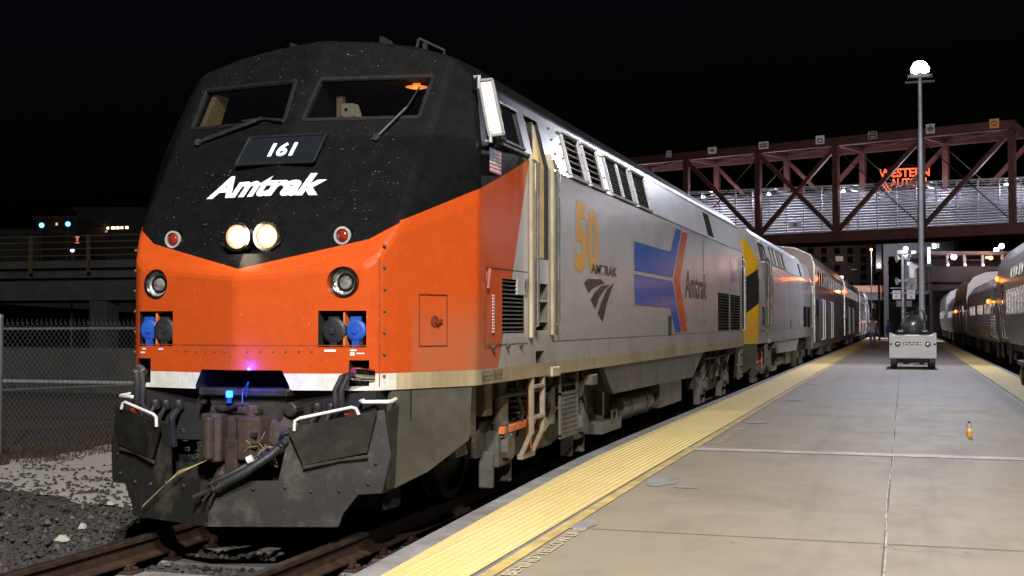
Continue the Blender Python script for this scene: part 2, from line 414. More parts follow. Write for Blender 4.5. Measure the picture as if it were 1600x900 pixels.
def slats(root, name, y0, y1, z0, z1, n, m, deep=.05, cant=False, w=.006, tilt=.05):
    mb = MB()
    for k in range(n):
        z = z0+(z1-z0)*(k+.25)/n; h = (z1-z0)/n*.42; xo = cantX(z+h) if cant else 1.6
        mb.prism([(xo-.004, y0, z), (xo-.004, y0, z+w), (xo-deep, y0, z+h+tilt*.4), (xo-deep, y0, z+h+tilt*.4-w)], (0, y1-y0, 0))
    return mb.build(name, m, root)

def make_loco(Y0, style):
    lead = style == 'lead'
    root = thing('locomotive', (-5, Y0, 0), 'lead diesel locomotive with black and orange nose, silver flank and lit headlights' if lead
                 else 'second diesel locomotive with yellow and dark nose, coupled behind the orange and black one', 'locomotive', 'passenger locomotives on the left track')
    paint = loco_paint(style)
    body = loco_body('body', paint, root, lead)
    MB().box(-1.25, 1.25, .15, 19.0, .92, 1.16).build('underframe', DARK, root)
    # --- flank fittings
    lit = mat('louver_metal', (.33, .30, .24), .5, .4, .3, 12)
    frm = mat('louver_frame_metal', (.42, .42, .44), .5, .5, .2, 10)
    for i, (y0, y1) in enumerate(LOUV+[(13.62, 14.36)]):
        big = i < 2
        slats(root, 'louver', y0, y1, 3.29, 3.73, 6 if big else 13, lit if big else GRIME, .11 if big else .05, True, .012 if big else .008, .02)
        f = MB(); e = .045
        for (a, za, b_, zb) in ((y0-e, 3.265, y1+e, 3.265), (y0-e, 3.755, y1+e, 3.755)):
            f.bar((cantX(za)+.006, a, za), (cantX(zb)+.006, b_, zb), .05, .024)
        for yy in (y0-e/2, y1+e/2): f.bar((cantX(3.29)+.005, yy, 3.29), (cantX(3.73)+.005, yy, 3.73), .05, .022)
        if i < 5: f.build('louver_frame', frm, root)
    slats(root, 'grille', 14.75, 16.35, 1.53, 2.27, 13, GRIME, .05, False, .012, -.03); slats(root, 'grille', 16.5, 18.1, 1.53, 2.27, 13, GRIME, .05, False, .012, -.03)
    slats(root, 'grille', 1.43, 2.08, 1.60, 2.09, 13, GRIME if lead else GRIME, .07)
    if lead: MB().box(1.585, 1.606, 1.86, 2.10, 1.955, 2.10).build('latch_plate', paint, root)
    # doorway trim, door edge, steps and grab posts
    MB().box(1.36, 1.40, 2.43, 2.66, 2.32, 3.70).box(1.42, 1.50, 2.66, 2.70, 2.32, 3.68).build('cab_door', BLACK, root)
    MB().prism([(1.50, 2.70, 2.33), (1.575, 2.70, 2.33), (1.575, 2.70, 3.24), (1.47, 2.70, 3.68), (1.40, 2.70, 3.68)], (0, .15, 0)).build('door_edge', TAN, root, bevel=.006)
    MB().prism([(1.50, 2.56, 2.33), (1.55, 2.56, 2.33), (1.55, 2.56, 3.24), (1.45, 2.56, 3.68), (1.40, 2.56, 3.68)], (0, .05, 0)).build('door_edge', TAN, root)
    for y0, z0, z1 in ((2.24, 1.55, 3.30), (2.98, 1.57, 3.40)):
        m = MB(); m.bar((1.625, y0, z0), (1.625, y0, 3.24), .035, .05); 
        if z1 > 3.24: m.bar((1.625, y0, 3.24), (cantX(z1)+.02, y0, z1), .035, .05)
        m.build('door_post', CREAM if lead else GRIME, root, bevel=.006)
        m = MB().tube([(1.61, y0+.07, z0+.1), (1.67, y0+.07, z0+.12), (1.67, y0+.07, 3.22), (cantX(z1)+.05, y0+.07, z1-.06), (cantX(z1), y0+.07, z1-.05)], .018, 8)
        m.build('handrail', STAIN, root, smooth=True)
    MB().box(1.42, 1.60, 2.47, 2.89, 1.90, 1.925).box(1.42, 1.6, 2.47, 2.89, 1.70, 1.715).build('step', CREAM, root)
    MB().tube([(1.60, 18.58, 1.52), (1.66, 18.58, 1.55), (1.66, 18.58, 3.05), (1.6, 18.58, 3.1)], .02, 8).build('handrail', STAIN, root, smooth=True)
    MB().tube([(1.60, 18.40, 1.52), (1.66, 18.40, 1.55), (1.66, 18.40, 2.9), (1.6, 18.40, 2.95)], .02, 8).build('handrail', STAIN, root, smooth=True)
    # cab side window
    wq = [(1.5, 3.33), (2.12, 3.33), (2.12, 3.70), (1.58, 3.70)]
    MB().prism([(cantX(z)+.003, y, z) for y, z in wq], (-.03, 0, 0)).build('side_window', WINM, root)
    m = MB()
    for i in range(4):
        (ya, za), (yb, zb) = wq[i], wq[(i+1) % 4]; m.bar((cantX(za)+.01, ya, za), (cantX(zb)+.01, yb, zb), .045, .03)
    m.bar((cantX(3.30)+.02, 1.40, 3.285), (cantX(3.30)+.02, 2.22, 3.285), .03, .03)
    m.build('window_frame', BLACK if lead else GRIME, root, bevel=.006)
    seam = MB()                                             # panel seams and small hardware
    for y0, y1, z in ((3.05, 18.4, 1.505), (.95, 2.2, 2.17), (.95, 2.2, 1.50)): seam.box(1.598, 1.603, y0, y1, z, z+.006)
    for y in (12.95, 3.1, 0.95): seam.box(1.598, 1.603, y, y+.006, 1.51, 3.15 if y > 4 else 2.17)
    for y in (1.15, 1.55, 1.95): seam.cyl((1.60, y, 1.485), (1.63, y, 1.485), .022, 8)
    seam.box(1.598, 1.604, 3.15, 18.4, 3.235, 3.247)
    seam.build('panel_seam', mat('dark_seam_line', (.05, .045, .04), .7), root)  # seams in a plain dark colour of their own
    b_ = MB()
    for y in [3.35+.33*k for k in range(4)]+[4.6, 5.55, 5.62, 7.22, 8.32]:
        for z in (3.3, 3.45, 3.6, 3.72): (MB().lathe((cantX(z)+.002, y, z), (1, 0, .2), [(0, .013), (.008, .010)], 6).build('bolt', GRIME, root) if lead else None)
    MB().prism([(1.602, y, z) for y, z in ((9.5, 1.5), (9.76, 1.5), (9.76, 1.80), (9.5, 1.80))], (.006, 0, 0)).build('fuel_filler_cap', DARK, root)
    # skirts, tank, boxes
    for s in (1,):
        m = MB(); m.prism([(1.57, y, z) for y, z in ((5.36, 1.165), (5.93, .82), (11.93, .77), (13.14, 1.165))], (-.06, 0, 0)); m.build('flank_skirt', SKIRT if lead else mat('silver_skirt', (.38, .37, .35), .4, .4, .2, 2), root)
        MB().prism([(1.2, y, z) for y, z in ((5.5, 1.15), (6.3, .34), (11.6, .34), (12.9, 1.15))], (-2.4, 0, 0)).build('fuel_tank', DARK, root)
        MB().lathe((1.2, 7.3, .52), (0, 1, 0), [(0, .03), (.05, .13), (.12, .19), (2.2, .19), (2.3, .14), (2.35, .03)], 20).lathe((1.2, 7.9, .52), (0, 1, 0), [(0, .2), (.04, .2)], 20).lathe((1.2, 9.0, .52), (0, 1, 0), [(0, .2), (.04, .2)], 20).build('air_reservoir', SKIRT, root, smooth=True)
        MB().box(1.0, 1.40, 6.05, 7.15, .30, .46).box(1.2, 1.3, 6.5, 6.6, .46, .8).tube([(1.42, 6.5, .46), (1.42, 6.5, .56), (1.42, 6.75, .56), (1.42, 6.75, .46)], .018, 6).build('battery_box', SKIRT, root, bevel=.012)
        MB().box(1.0, 1.42, 9.75, 11.7, .38, .80).build('equipment_box', SKIRT, root, bevel=.012)
        msh = MB()                                          # perforated guard beside the front truck
        for k in range(13): msh.box(1.5, 1.508, 3.72+k*.055, 3.735+k*.055, .5, .93)
        for k in range(9): msh.box(1.5, 1.508, 3.70, 4.42, .5+k*.052, .514+k*.052)
        msh.box(1.49, 1.515, 3.68, 3.72, .48, 1.17); msh.box(1.49, 1.515, 4.40, 4.44, .48, 1.17); msh.box(1.49, 1.515, 3.68, 4.44, .46, .5); msh.box(1.49, 1.515, 3.68, 4.44, .92, .95)
        msh.build('mesh_guard', GRIME, root)
        MB().box(1.5, 1.62, 3.0, 3.3, 1.15, 1.25).build('bracket', CREAM, root, bevel=.01); MB().box(1.46, 1.6, 4.75, 5.0, .98, 1.1).build('bracket', GRIME, root, bevel=.01)
    truck(root, 3.6); truck(root, 15.8)
    # hanging ladder under the cab door
    lad = MB(); ltop, lbot = 1.20, .40
    for y in (2.42, 2.80): lad.bar((1.57, y, ltop), (1.57, y, .62), .05, .045); lad.bar((1.57, y, .64), (1.46, y, lbot), .05, .045)
    for z in (1.06, .76): lad.box(1.53, 1.60, 2.42, 2.80, z, z+.035)
    lad.bar((1.46, 2.40, lbot), (1.46, 2.82, lbot), .06, .05)
    lad.prism([(1.58, 2.84, .78), (1.58, 3.06, .68), (1.58, 2.84, .60)], (-.03, 0, 0))
    lad.build('ladder', GRIME if not lead else mat('tan_dusty_paint', (.24, .20, .145), .6, 0, .3, 7, .2, (.35, .13, .05), .5), root, bevel=.006)
    MB().box(1.20, 1.25, 2.75, 3.5, .46, .98).prism([(1.36, 2.9, .7), (1.36, 3.15, 1.0), (1.36, 3.35, 1.0), (1.36, 3.2, .7)], (-.15, 0, 0)).build('inner_plate', ORANGE_F, root, bevel=.008)
    MB().bar((1.40, 2.0, .685), (1.40, 3.05, .705), .06, .07).build('inner_beam', ORANGE_F, root, bevel=.008)
    MB().box(1.42, 1.47, 2.74, 2.78, .45, 1.1).build('ladder_brace', ORANGE_F, root, bevel=.008); MB().box(1.0, 1.06, 18.0, 18.7, .45, 1.1).build('end_plate', ORANGE_F, root, bevel=.008)
    MB().bar((1.2, .95, 1.17), (1.36, .95, .55), .3, .08).box(1.05, 1.4, .95, 1.30, .70, 1.15).build('hanger_bracket', GRIME, root, bevel=.01); MB().box(1.2, 1.4, 1.55, 1.75, .85, 1.17).build('hanger_bracket', GRIME, root, bevel=.01)
    # rear end step, hoses
    m = MB()
    for y in (18.35, 18.72): m.bar((1.56, y, 1.2), (1.52, y, .45), .05, .04)
    for z in (.5, .75, 1.0): m.box(1.48, 1.58, 18.35, 18.72, z, z+.03)
    m.build('rear_step', GRIME, root)
    # cheek skirt
    ck = [(-.10, .36), (.33, .50), (.73, .72), (.76, 1.165), (-.02, 1.165)]
    for s in (1, -1):
        MB().prism([(s*(1.165+.506*y), y, z) for y, z in ck], (-s*.03, .012, 0)).build('nose_skirt', SKIRT, root)
    if not lead:
        MB().tube([(cantX(3.2)+.02, 1.0, 3.2), (1.66, 1.0, 3.2), (1.66, 1.6, 3.22)], .012, 6).build('handrail', STAIN, root)
        text('lettering', '50', lambda u, v: (1.605, 3.5+u*1.0, 2.0+v*.9), mat('faded_gold', (.5, .36, .14), .5), root)
        return root
    # ---------------- the nose, seen close up
    for s in (1, -1):
        pane = [(s*.10, 3.45), (s*1.09, 3.45), (s*1.11, 3.82), (s*.13, 3.82)]
        MB().prism([(x, upY(x, z)+.03, z) for x, z in pane], (0, .012, 0)).build('windshield', GLASSM, root)
        fr = MB()
        q = [(s*.085, 3.435), (s*1.10, 3.435), (s*1.125, 3.84), (s*.12, 3.84)]
        for i in range(4):
            (xa, za), (xb, zb) = q[i], q[(i+1) % 4]
            fr.bar(Vector((xa, upY(xa, za), za)), Vector((xb, upY(xb, zb), zb)), .038, .028, up=NU)
        fr.build('windshield_frame', mat('black_window_rubber', (.009, .009, .010), .5), root, bevel=.008)
    MB().prism([(-1.075, .77, 3.462), (-1.075, 1.0, 3.80), (-1.075, 1.2, 3.80), (-1.075, 1.02, 3.462)], (.05, 0, 0)).box(.18, .24, 1.0, 1.06, 3.46, 3.72).prism([(.14, 1.1, 3.46), (.30, 1.1, 3.46), (.20, 1.1, 3.70), (.16, 1.1, 3.70)], (0, .02, 0)).box(-1.05, -.16, .80, 1.5, 3.458, 3.468).box(.16, 1.07, .80, 1.5, 3.458, 3.468).build('cab_lining', mat('cream_cab_panel', (.45, .38, .2), .5, 0, .2, 6, 0, None, 0, (.45, .37, .19), .10), root)  # low emission makes the lining look lit inside the cab
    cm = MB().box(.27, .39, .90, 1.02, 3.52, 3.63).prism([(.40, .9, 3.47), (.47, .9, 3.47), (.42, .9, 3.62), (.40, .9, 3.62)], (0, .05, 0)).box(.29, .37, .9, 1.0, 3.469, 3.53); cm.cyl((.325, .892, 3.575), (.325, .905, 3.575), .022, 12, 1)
    cm.build('dash_camera', [mat('beige_plastic', (.62, .58, .46), .5, 0, .1, 6, 0, None, 0, (.6, .55, .42), .22), DARK], root, bevel=.006)  # plastic emits slightly, standing in for light falling on it
    cl = MB().lathe((.93, 1.05, 3.755), (0, 0, 1), [(0, .05), (.012, .10), (.02, .03)], 18); cl.box(.9, .96, 1.03, 1.07, 3.775, 3.80)
    cl.build('windshield_reflection', glow('orange_reflection_glow', (1, .33, .06), 2.2), root)  # glowing disc imitates an orange lamp reflected in the windshield
    lamp('windshield_reflection_light', (-5+.93, Y0+1.05, 3.70), 1.2, (1, .4, .1), .03)  # added light to go with the imitated reflection
    for s, a, bq, cq in ((1, (.80, 3.25), (.99, 3.52), (1.03, 3.64)), (-1, (-.93, 3.29), (-.30, 3.47), (-.08, 3.435))):
        w = MB(); P_ = lambda q, d: Vector((q[0], upY(q[0], q[1])-d, q[1]))
        w.tube([P_(a, .03), P_(bq, .055)], .014 if s > 0 else .02, 8); w.tube([P_(a, .0), P_(a, .05)], .03, 10)
        if s > 0: w.tube([P_((.93, 3.46), .04), P_(bq, .05), P_((1.045, 3.72), .04)], .008, 6)
        else: w.tube([P_((-.52, 3.46), .05), P_(bq, .05), P_(cq, .05)], .010, 6)
        w.build('wiper', RUBBER, root, smooth=True)
    # number board
    nb = [(-.38, 3.03), (.35, 3.03), (.38, 3.285), (-.34, 3.285)]; off = lambda z: -.40+.68*(z-2.1)
    nbm = MB().prism([(x, off(z)-.012, z) for x, z in nb], (0, .09, 0)); nbo = nbm.build('number_board', mat('number_board_glass', (.012, .015, .02), .15, 0, .1), root)
    fr = MB()
    for i in range(4):
        (xa, za), (xb, zb) = nb[i], nb[(i+1) % 4]; fr.bar((xa, off(za)-.018, za), (xb, off(zb)-.018, zb), .024, .022, up=NU)
    fr.build('board_frame', mat('board_frame_black', (.009, .009, .010), .5), nbo, bevel=.006)
    text('digits', '161', lambda u, v: (-.105+u*.25+v*.0, off(3.095+.125*v)-.018, 3.095+.125*v), glow('lit_digits', (.80, .93, 1), .9), nbo, offset=.035, shear=.12)
    text('nose_lettering', 'Amtrak', lambda u, v: (-.60+u*1.085, upY(-.60+u*1.085, 2.735+.20*v)-.008, 2.735+.20*v), mat('white_vinyl', (.82, .82, .81), .4, 0, .05), root, offset=.045, shear=.28)
    # headlights
    for x in (-.095, .172):
        h = MB().lathe((x, -.235, 2.385), (0, 1, 0), [(0.06, .118), (-.012, .118), (-.012, .096), (.02, .092)], 28).build('headlight', CHROME, root, smooth=True)
        MB().lathe((x, -.222, 2.385), (0, -1, 0), [(0, .095), (.010, .085), (.016, .066)], 24).build('reflector', glow('warm_reflector', (1, .52, .26), .9), h, smooth=True)
        MB().lathe((x, -.236, 2.385), (0, -1, 0), [(0, .068), (.010, .056), (.018, .03), (.02, .003)], 24).build('lens', glow('lit_headlamp', (1, .84, .62), 9), h, smooth=True)
    lamp('headlight_beam', (-5.02, Y0-.40, 2.40), 5, (1, .8, .6), .1)
    for s in (1, -1):
        d = MB().lathe((s*.84, -.225, 2.01), (0, 1, 0), [(.08, .12), (-.01, .12), (-.01, .098), (.03, .09)], 28).build('ditch_light', CHROME, root, smooth=True)
        MB().lathe((s*.84, -.205, 2.01), (0, -1, 0), [(-.03, .098), (.0, .096), (-.012, .07), (-.02, .06), (.0, .045), (.006, .003)], 24).build('lens', LENS, d, smooth=True)
        d = MB().lathe((s*.77, upY(.77, 2.385)-.015, 2.385), (0, 1, 0), [(0, .072), (-.02, .072), (-.02, .056), (.02, .055)], 24).build('marker_light', mat('grey_lamp_rim', (.45, .45, .46), .4, .2), root, smooth=True)
        MB().lathe((s*.77, upY(.77, 2.385)-.02, 2.385), (0, -1, 0), [(-.02, .056), (.0, .054), (.02, .035), (.026, .003)], 20).build('lens', REDGLASS, d, smooth=True)
        # multiple-unit sockets with round covers
        for x, m_, r in ((.93, BLUE, .085), (.76, RUBBER, .10)):
            yy = lowY(x)+.055
            MB().lathe((s*x, yy, 1.635), (0, -1, 0), [(0, r), (.03, r), (.04, r*.8), (.045, r*.3), (.055, r*.28), (.056, .003)], 20).box(s*x-.03, s*x+.03, yy-.035, yy-.01, 1.50, 1.57).box(s*x-.045, s*x+.045, yy-.03, yy-.01, 1.70, 1.745).build('socket_cover', m_, root)
        MB().box(min(s*.835, s*.85), max(s*.835, s*.85), lowY(.84)+.02, .1, 1.51, 1.785).build('socket_divider', ORANGE_F, root)
        # jumper cables out of the lower slot
        MB().lathe((s*.985, -.26, 1.30), (-s*.6, -.8, .1), [(-.12, .05), (0, .055), (.05, .05), (.05, .04)], 14).build('cable_plug', CHROME, root, smooth=True)
        for k in (0, 1):
            x = .96-.05*k
            MB().tube([(s*(x+.01), -.26, 1.30), (s*(x-.02), -.36, 1.28), (s*(x-.055), -.40, 1.18), (s*(x-.05), -.40, 1.05), (s*(x-.09), -.34, .92), (s*(x-.2), -.26, .84)], .024, 8).build('jumper_cable', RUBBER, root, smooth=True)
        # corner grab handle
        MB().tube([(s*1.0, -.12, 1.10), (s*1.0, -.26, 1.09), (s*1.03, -.29, 1.088), (s*1.20, -.20, 1.088), (s*1.22, -.17, 1.09), (s*1.20, -.04, 1.10)], .015, 8).build('grab_handle', WHITE, root, smooth=True)
        bl = MB()
        for k in range(7): MB().lathe((s*1.13, -.105, 1.28+.17*k), (s*.8, -.6, 0), [(-.01, .014), (.006, .012), (.012, .005)], 8).build('bolt', GRIME, root)
        for k in range(6): xk = s*(.1+.1*k); MB().lathe((xk, lowY(xk), 1.47), (0, -1, 0), [(0, .011), (.007, .008)], 8).build('bolt', GRIME, root)
    sm = MB()
    for s in (1, -1): sm.prism([(0, lowY(0)-.002, 1.515), (s*1.02, lowY(1.02)-.002, 1.515), (s*1.02, lowY(1.02)-.002, 1.522), (0, lowY(0)-.002, 1.522)], (0, .004, 0))
    for s in (1,): sm.prism([(1.10, -.14, 1.2), (1.106, -.138, 1.2), (1.106, -.138, 2.2), (1.10, -.14, 2.2)], (.004, -.004, 0))
    sm.build('nose_seam', mat('orange_seam', (.20, .035, .01), .7), root)
    # cheek access door
    cx = lambda y: 1.18+.506*y
    a = MB(); y0, y1, z0, z1 = .22, .49, 1.51, 1.925
    for (ya, za, yb, zb) in ((y0, z0, y1, z0), (y0, z1, y1, z1), (y0, z0, y0, z1), (y1, z0, y1, z1)): a.bar((cx(ya)+.002, ya, za), (cx(yb)+.002, yb, zb), .006, .006)
    a.lathe((cx(.37)-.002, .37, 1.71), (.89, -.45, 0), [(0, .045), (.01, .045), (.01, .03), (.004, .028)], 16); a.bar((cx(.37)+.02, .36, 1.69), (cx(.42)+.02, .42, 1.72), .02, .02)
    a.build('access_door', mat('dark_orange_line', (.16, .03, .012), .6), root)
    rf = MB()
    for k in range(13): rf.box(1.6, 1.604, 1.14, 1.20, 1.60+.026*k, 1.613+.026*k, 0); rf.box(1.6, 1.604, 1.14, 1.20, 1.613+.026*k, 1.626+.026*k, 1)
    rf.build('reflector_strip', [mat('red_tape', (.35, .03, .03), .4), mat('white_tape', (.75, .72, .72), .4)], root)
    for y, z in ((1.03, 2.08), (2.14, 2.03)):
        MB().lathe((1.601, y, z), (1, 0, 0), [(0, .06), (.006, .055)], 14).bar((1.612, y-.03, z-.09), (1.612, y+.02, z+.08), .02, .02).build('door_latch', mat('latch_red', (.35, .10, .06), .5) if y < 1.5 else GRIME, root)
    # flag decal
    fg = MB(); fy0, fy1, fz0, fz1 = 1.06, 1.38, 3.0, 3.21
    for k in range(13):
        z0 = fz0+(fz1-fz0)*k/13; z1 = fz0+(fz1-fz0)*(k+1)/13; ys = fy0+.14 if k > 5 else fy0
        fg.quad([(1.604, ys, z0), (1.604, fy1, z0), (1.604, fy1, z1), (1.604, ys, z1)], k % 2)
    zb = fz0+(fz1-fz0)*6/13; fg.quad([(1.604, fy0, zb), (1.604, fy0+.14, zb), (1.604, fy0+.14, fz1), (1.604, fy0, fz1)], 2)
    for i in range(4):
        for j in range(5): 
            cy, cz = fy0+.02+.025*j, zb+.015+.024*i; fg.quad([(1.6055, cy, cz), (1.6055, cy+.008, cz), (1.6055, cy+.008, cz+.008), (1.6055, cy, cz+.008)], 1)
    fg.build('flag_decal', [mat('flag_red', (.45, .03, .04), .4), mat('flag_white', (.7, .7, .7), .4), mat('flag_blue', (.03, .04, .16), .4)], root)
    # white mirror housing at the cab corner
    q = [(1.545, 3.77), (1.665, 3.775), (1.77, 3.30), (1.64, 3.29)]
    mr = MB().prism([(x, .95, z) for x, z in q], (0, .045, 0)).build('mirror', mat('white_mirror_back', (.82, .82, .78), .35, 0, .06), root, bevel=.008)
    m = MB()
    for i in range(4):
        (xa, za), (xb, zb) = q[i], q[(i+1) % 4]; m.bar((xa, .945, za), (xb, .945, zb), .018, .02)
    m.tube([(1.50, .95, 3.80), (1.545, .95, 3.81), (1.545, .95, 3.70)], .018, 8); m.tube([(1.60, .97, 3.25), (1.65, .95, 3.24), (1.65, .95, 3.33)], .018, 8)
    m.build('mirror_bracket', mat('grey_bracket', (.38, .38, .37), .4, .4), mr)
    # roof fittings
    for x, w in ((-.47, .06), (.44, .07)): MB().prism([(x, 1.35, 4.20), (x+w, 1.35, 4.20), (x+w*.6, 1.35, 4.31), (x, 1.35, 4.32)], (0, .2, 0)).build('roof_antenna', BLACK, root)
    m = MB()
    m.bar((.80, 1.35, 4.15), (.83, 1.35, 4.27), .02); m.bar((.83, 1.35, 4.27), (1.02, 1.5, 4.18), .02); m.bar((.87, 1.4, 4.15), (.87, 1.4, 4.25), .035); m.bar((1.02, 1.5, 4.18), (1.01, 1.5, 4.08), .016)
    m.build('roof_bracket', DARK, root)
    m = MB()
    for y in (12.0, 9.2): m.box(-.5, .5, y, y+1.4, 4.24, 4.42)
    m.build('roof_hatch', BLACK, root, bevel=.03)
    # lettering and livery on the flank
    side = lambda y0, y1, z0, z1, x=1.6045: (lambda u, v: (x, y0+(y1-y0)*u, z0+(z1-z0)*v))
    gold = mat('gold_vinyl', (.66, .36, .08), .2, .0, .1); chro = mat('charcoal_vinyl', (.05, .05, .052), .2, .0, .1)
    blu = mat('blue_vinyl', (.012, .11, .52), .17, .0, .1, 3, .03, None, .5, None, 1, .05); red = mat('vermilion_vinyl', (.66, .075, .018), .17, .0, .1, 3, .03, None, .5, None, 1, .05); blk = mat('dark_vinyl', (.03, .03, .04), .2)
    text('numeral', '5', side(3.95, 4.47, 2.25, 3.03), gold, root, offset=.045); text('numeral', '0', side(4.5, 5.02, 2.26, 3.0), gold, root, offset=.045)
    text('word', 'AMTRAK', side(4.66, 6.0, 2.262, 2.375, 1.607), chro, root, offset=.03)
    lg = lambda cx_, cy_: (1.6045, 4.35+(cx_-158)/192*1.5, 2.2-(cy_-545)/252*.5)
    m = MB()
    for bl in ([(158, 575), (180, 550), (262, 543), (286, 563), (235, 585), (205, 605), (186, 632)], [(197, 668), (222, 622), (262, 582), (320, 568), (285, 600), (250, 650), (226, 722)], [(240, 745), (262, 680), (300, 600), (350, 552), (322, 620), (298, 690), (272, 797)]):
        m.quad([lg(*p) for p in bl])
    m.build('blade_emblem', chro, root)
    sd = lambda pts: [(1.6045, y, z) for y, z in pts]
    MB().quad(sd([(7.06, 2.385), (9.86, 2.385), (10.66, 3.17), (10.17, 3.17), (9.74, 2.78), (7.06, 2.77)])).quad(sd([(7.06, 1.93), (9.67, 1.92), (10.12, 1.54), (10.62, 1.54), (9.86, 2.335), (7.06, 2.335)])).build('blue_arrow', blu, root)
    MB().quad(sd([(10.02, 2.36), (10.50, 2.36), (11.27, 3.16), (10.78, 3.16)])).quad(sd([(10.68, 1.54), (11.22, 1.54), (10.50, 2.36), (10.02, 2.36)])).build('red_chevron', red, root)
    text('side_lettering', 'Amtrak', side(11.0, 13.3, 2.10, 2.56), blk, root, offset=.015, shear=.1)
    text('road_number', '161', side(16.55, 17.5, 2.52, 2.98), blu, root, offset=.015)
    text('shop_lettering', 'BEECH GROVE', side(.87, 1.42, 1.195, 1.285, 1.606), mat('faint_black', (.07, .06, .05), .6), root, offset=.01)
    # ---------------- pilot plow
    pY = lambda x: -.72+.40*abs(x); PLOW = scraped('scuffed_plow_steel', (.020, .019, .0175), (.105, .095, .078))
    for s in (1, -1):
        inner = .45 if s > 0 else .40
        pr = [(0, .165), (.90, .15), (.93, .25), (1.03, .39), (1.20, .40), (1.25, .70), (1.19, 1.03), (.56, .90), (.52, .80), (.47, .50), (0, .50)]
        MB().prism([(s*x, pY(x)-.10*(1-z), z) for x, z in pr], (0, .03, 0)).build('plow_blade', PLOW, root)
        MB().prism([(s*1.22, pY(1.2)+.02, z) for z in (.42, 1.02)]+[(s*1.22, -.02, 1.05), (s*1.17, .02, .40)], (-s*.02, 0, 0)).build('plow_wing', STEEL, root)
        fl = [(.55, .90), (1.17, 1.03), (1.10, .71), (.66, .62)]
        MB().prism([(s*x, pY(x)-.035-.10*(1-z)-(.05 if z > .8 else .02), z) for x, z in fl], (0, .018, 0)).build('fold_up_flap', mat('dark_flap_steel', (.018, .0175, .015), .42, .3, .4, 6, .2, (.09, .08, .06), .5), root)
        pts = [(.60, .88), (.605, .955), (.64, .975), (1.0, 1.055), (1.03, 1.045), (1.05, 1.0)]
        MB().tube([(s*x, pY(x)-.10, z) for x, z in pts], .0125, 8).build('flap_handle', WHITE, root, smooth=True)
        MB().tube([(s*.655, pY(.655)-.08, .60), (s*.9, pY(.9)-.06, .655), (s*1.10, pY(1.1)-.06, .675)], .016, 6).build('flap_rod', RUST, root)
        for k, x in enumerate((.62, .74, .84)):
            MB().tube([(s*x, -.22, 1.02+.02*k), (s*x, -.34, .92), (s*x, -.30, .7)], .028 if k == 0 else .02, 8).lathe((s*x, -.225, 1.0), (0, -.3, 1), [(0, .04), (.06, .045), (.08, .03)], 10).build('air_hose', RUBBER, root, smooth=True)
        MB().box(min(s*.86, s*1.0), max(s*.86, s*1.0), -.36, -.30, .93, 1.0).build('glad_hand', mat('red_fitting', (.42, .03, .015), .5), root, bevel=.01)
    for s in (1, -1):
        for x, z in ((.52, .45), (.7, .42), (.9, .42), (1.1, .47), (.3, .44), (1.15, .62)): MB().lathe((s*x, pY(x)-.10*(1-z)-.002, z), (0, -1, 0), [(0, .016), (.010, .014), (.014, .006)], 8).build('bolt', STEEL, root)
        for k in range(9):
            ch = MB()
            t_ = k/8; c_ = Vector((s*(.30+.16*t_), -.44+.02*math.sin(3*t_), .74-.17*math.sin(math.pi*t_)+.10*t_)); r_ = .020
            ch.tube([c_+Vector((r_*math.cos(a_*.785), .006*math.sin(a_*.785*2)+(r_*.6*math.sin(a_*.785) if k % 2 else 0), (r_*.7*math.sin(a_*.785) if k % 2 == 0 else 0))) for a_ in range(9)], .0055, 5)
            ch.build('chain_link', STEEL, root)
    MB().box(-1.1, 1.1, -.2, .9, .75, 1.17).box(-1.1, 1.1, .02, .3, .22, .75).box(-.5, .6, -.15, .3, .55, 1.0).build('draft_box_shade_panel', DARK, root)  # draft box plus an added dark panel standing in for shade behind the plow
    # buffer housing and coupler
    MB().box(-.33, .45, -.42, .1, 1.12, 1.18).prism([(-.28, -.36, 1.12), (.42, -.36, 1.12), (.36, -.36, .88), (-.2, -.36, .88)], (0, .3, 0)).cyl((-.33, -.36, 1.08), (-.33, -.2, 1.08), .04, 10).cyl((.44, -.36, 1.02), (.44, -.2, 1.02), .06, 12).build('draft_gear', STEEL, root, bevel=.012)
    cp = MB()
    cp.box(-.10, .20, -.45, .2, .68, .98)                                         # shank
    cp.prism([(-.235, -.52, .62), (-.235, -.22, .62), (-.04, -.22, .62), (-.04, -.56, .62), (-.10, -.59, .62), (-.20, -.58, .62)], (0, 0, .37))      # guard arm
    cp.prism([(.06, -.50, .64), (.02, -.30, .64), (.06, -.2, .64), (.24, -.2, .64), (.29, -.36, .64), (.27, -.50, .64), (.20, -.57, .64), (.11, -.57, .64)], (0, 0, .33))   # knuckle
    cp.box(-.20, .22, -.46, -.2, .985, 1.045); cp.box(.0, .14, -.44, -.26, 1.04, 1.075); cp.cyl((.15, -.40, .58), (.15, -.40, 1.06), .065, 14)
    cp.prism([(-.02, -.54, .50), (.10, -.56, .50), (.10, -.30, .50), (-.02, -.30, .50)], (0, 0, .30)); cp.cyl((-.13, -.585, .64), (-.13, -.585, .97), .05, 12)
    cp.lathe((-.10, -.44, .44), (0, 0, 1), [(0, .09), (.04, .07), (.10, .045), (.18, .04)], 12); cp.bar((-.235, -.3, .66), (-.31, -.2, .80), .10, .18)
    cp.box(-.035, .055, -.40, -.3, .84, .93)
    cpo = cp.build('coupler', RUST, root, bevel=.018, seg=2)
    for z in (.735, .82): MB().box(.215, .262, -.562, -.53, z, z+.036).build('knuckle_slot', DARK, cpo)
    MB().lathe((.35, -.30, .84), (.3, -1, .1), [(0, .15), (.03, .15), (.06, .11), (.07, .05)], 16).build('coupler_pad', RUST, root, bevel=.01)
    MB().cyl((-.02, -.47, 1.07), (-.02, -.47, 1.115), .022, 12).build('lamp_stem', BLUE, root)
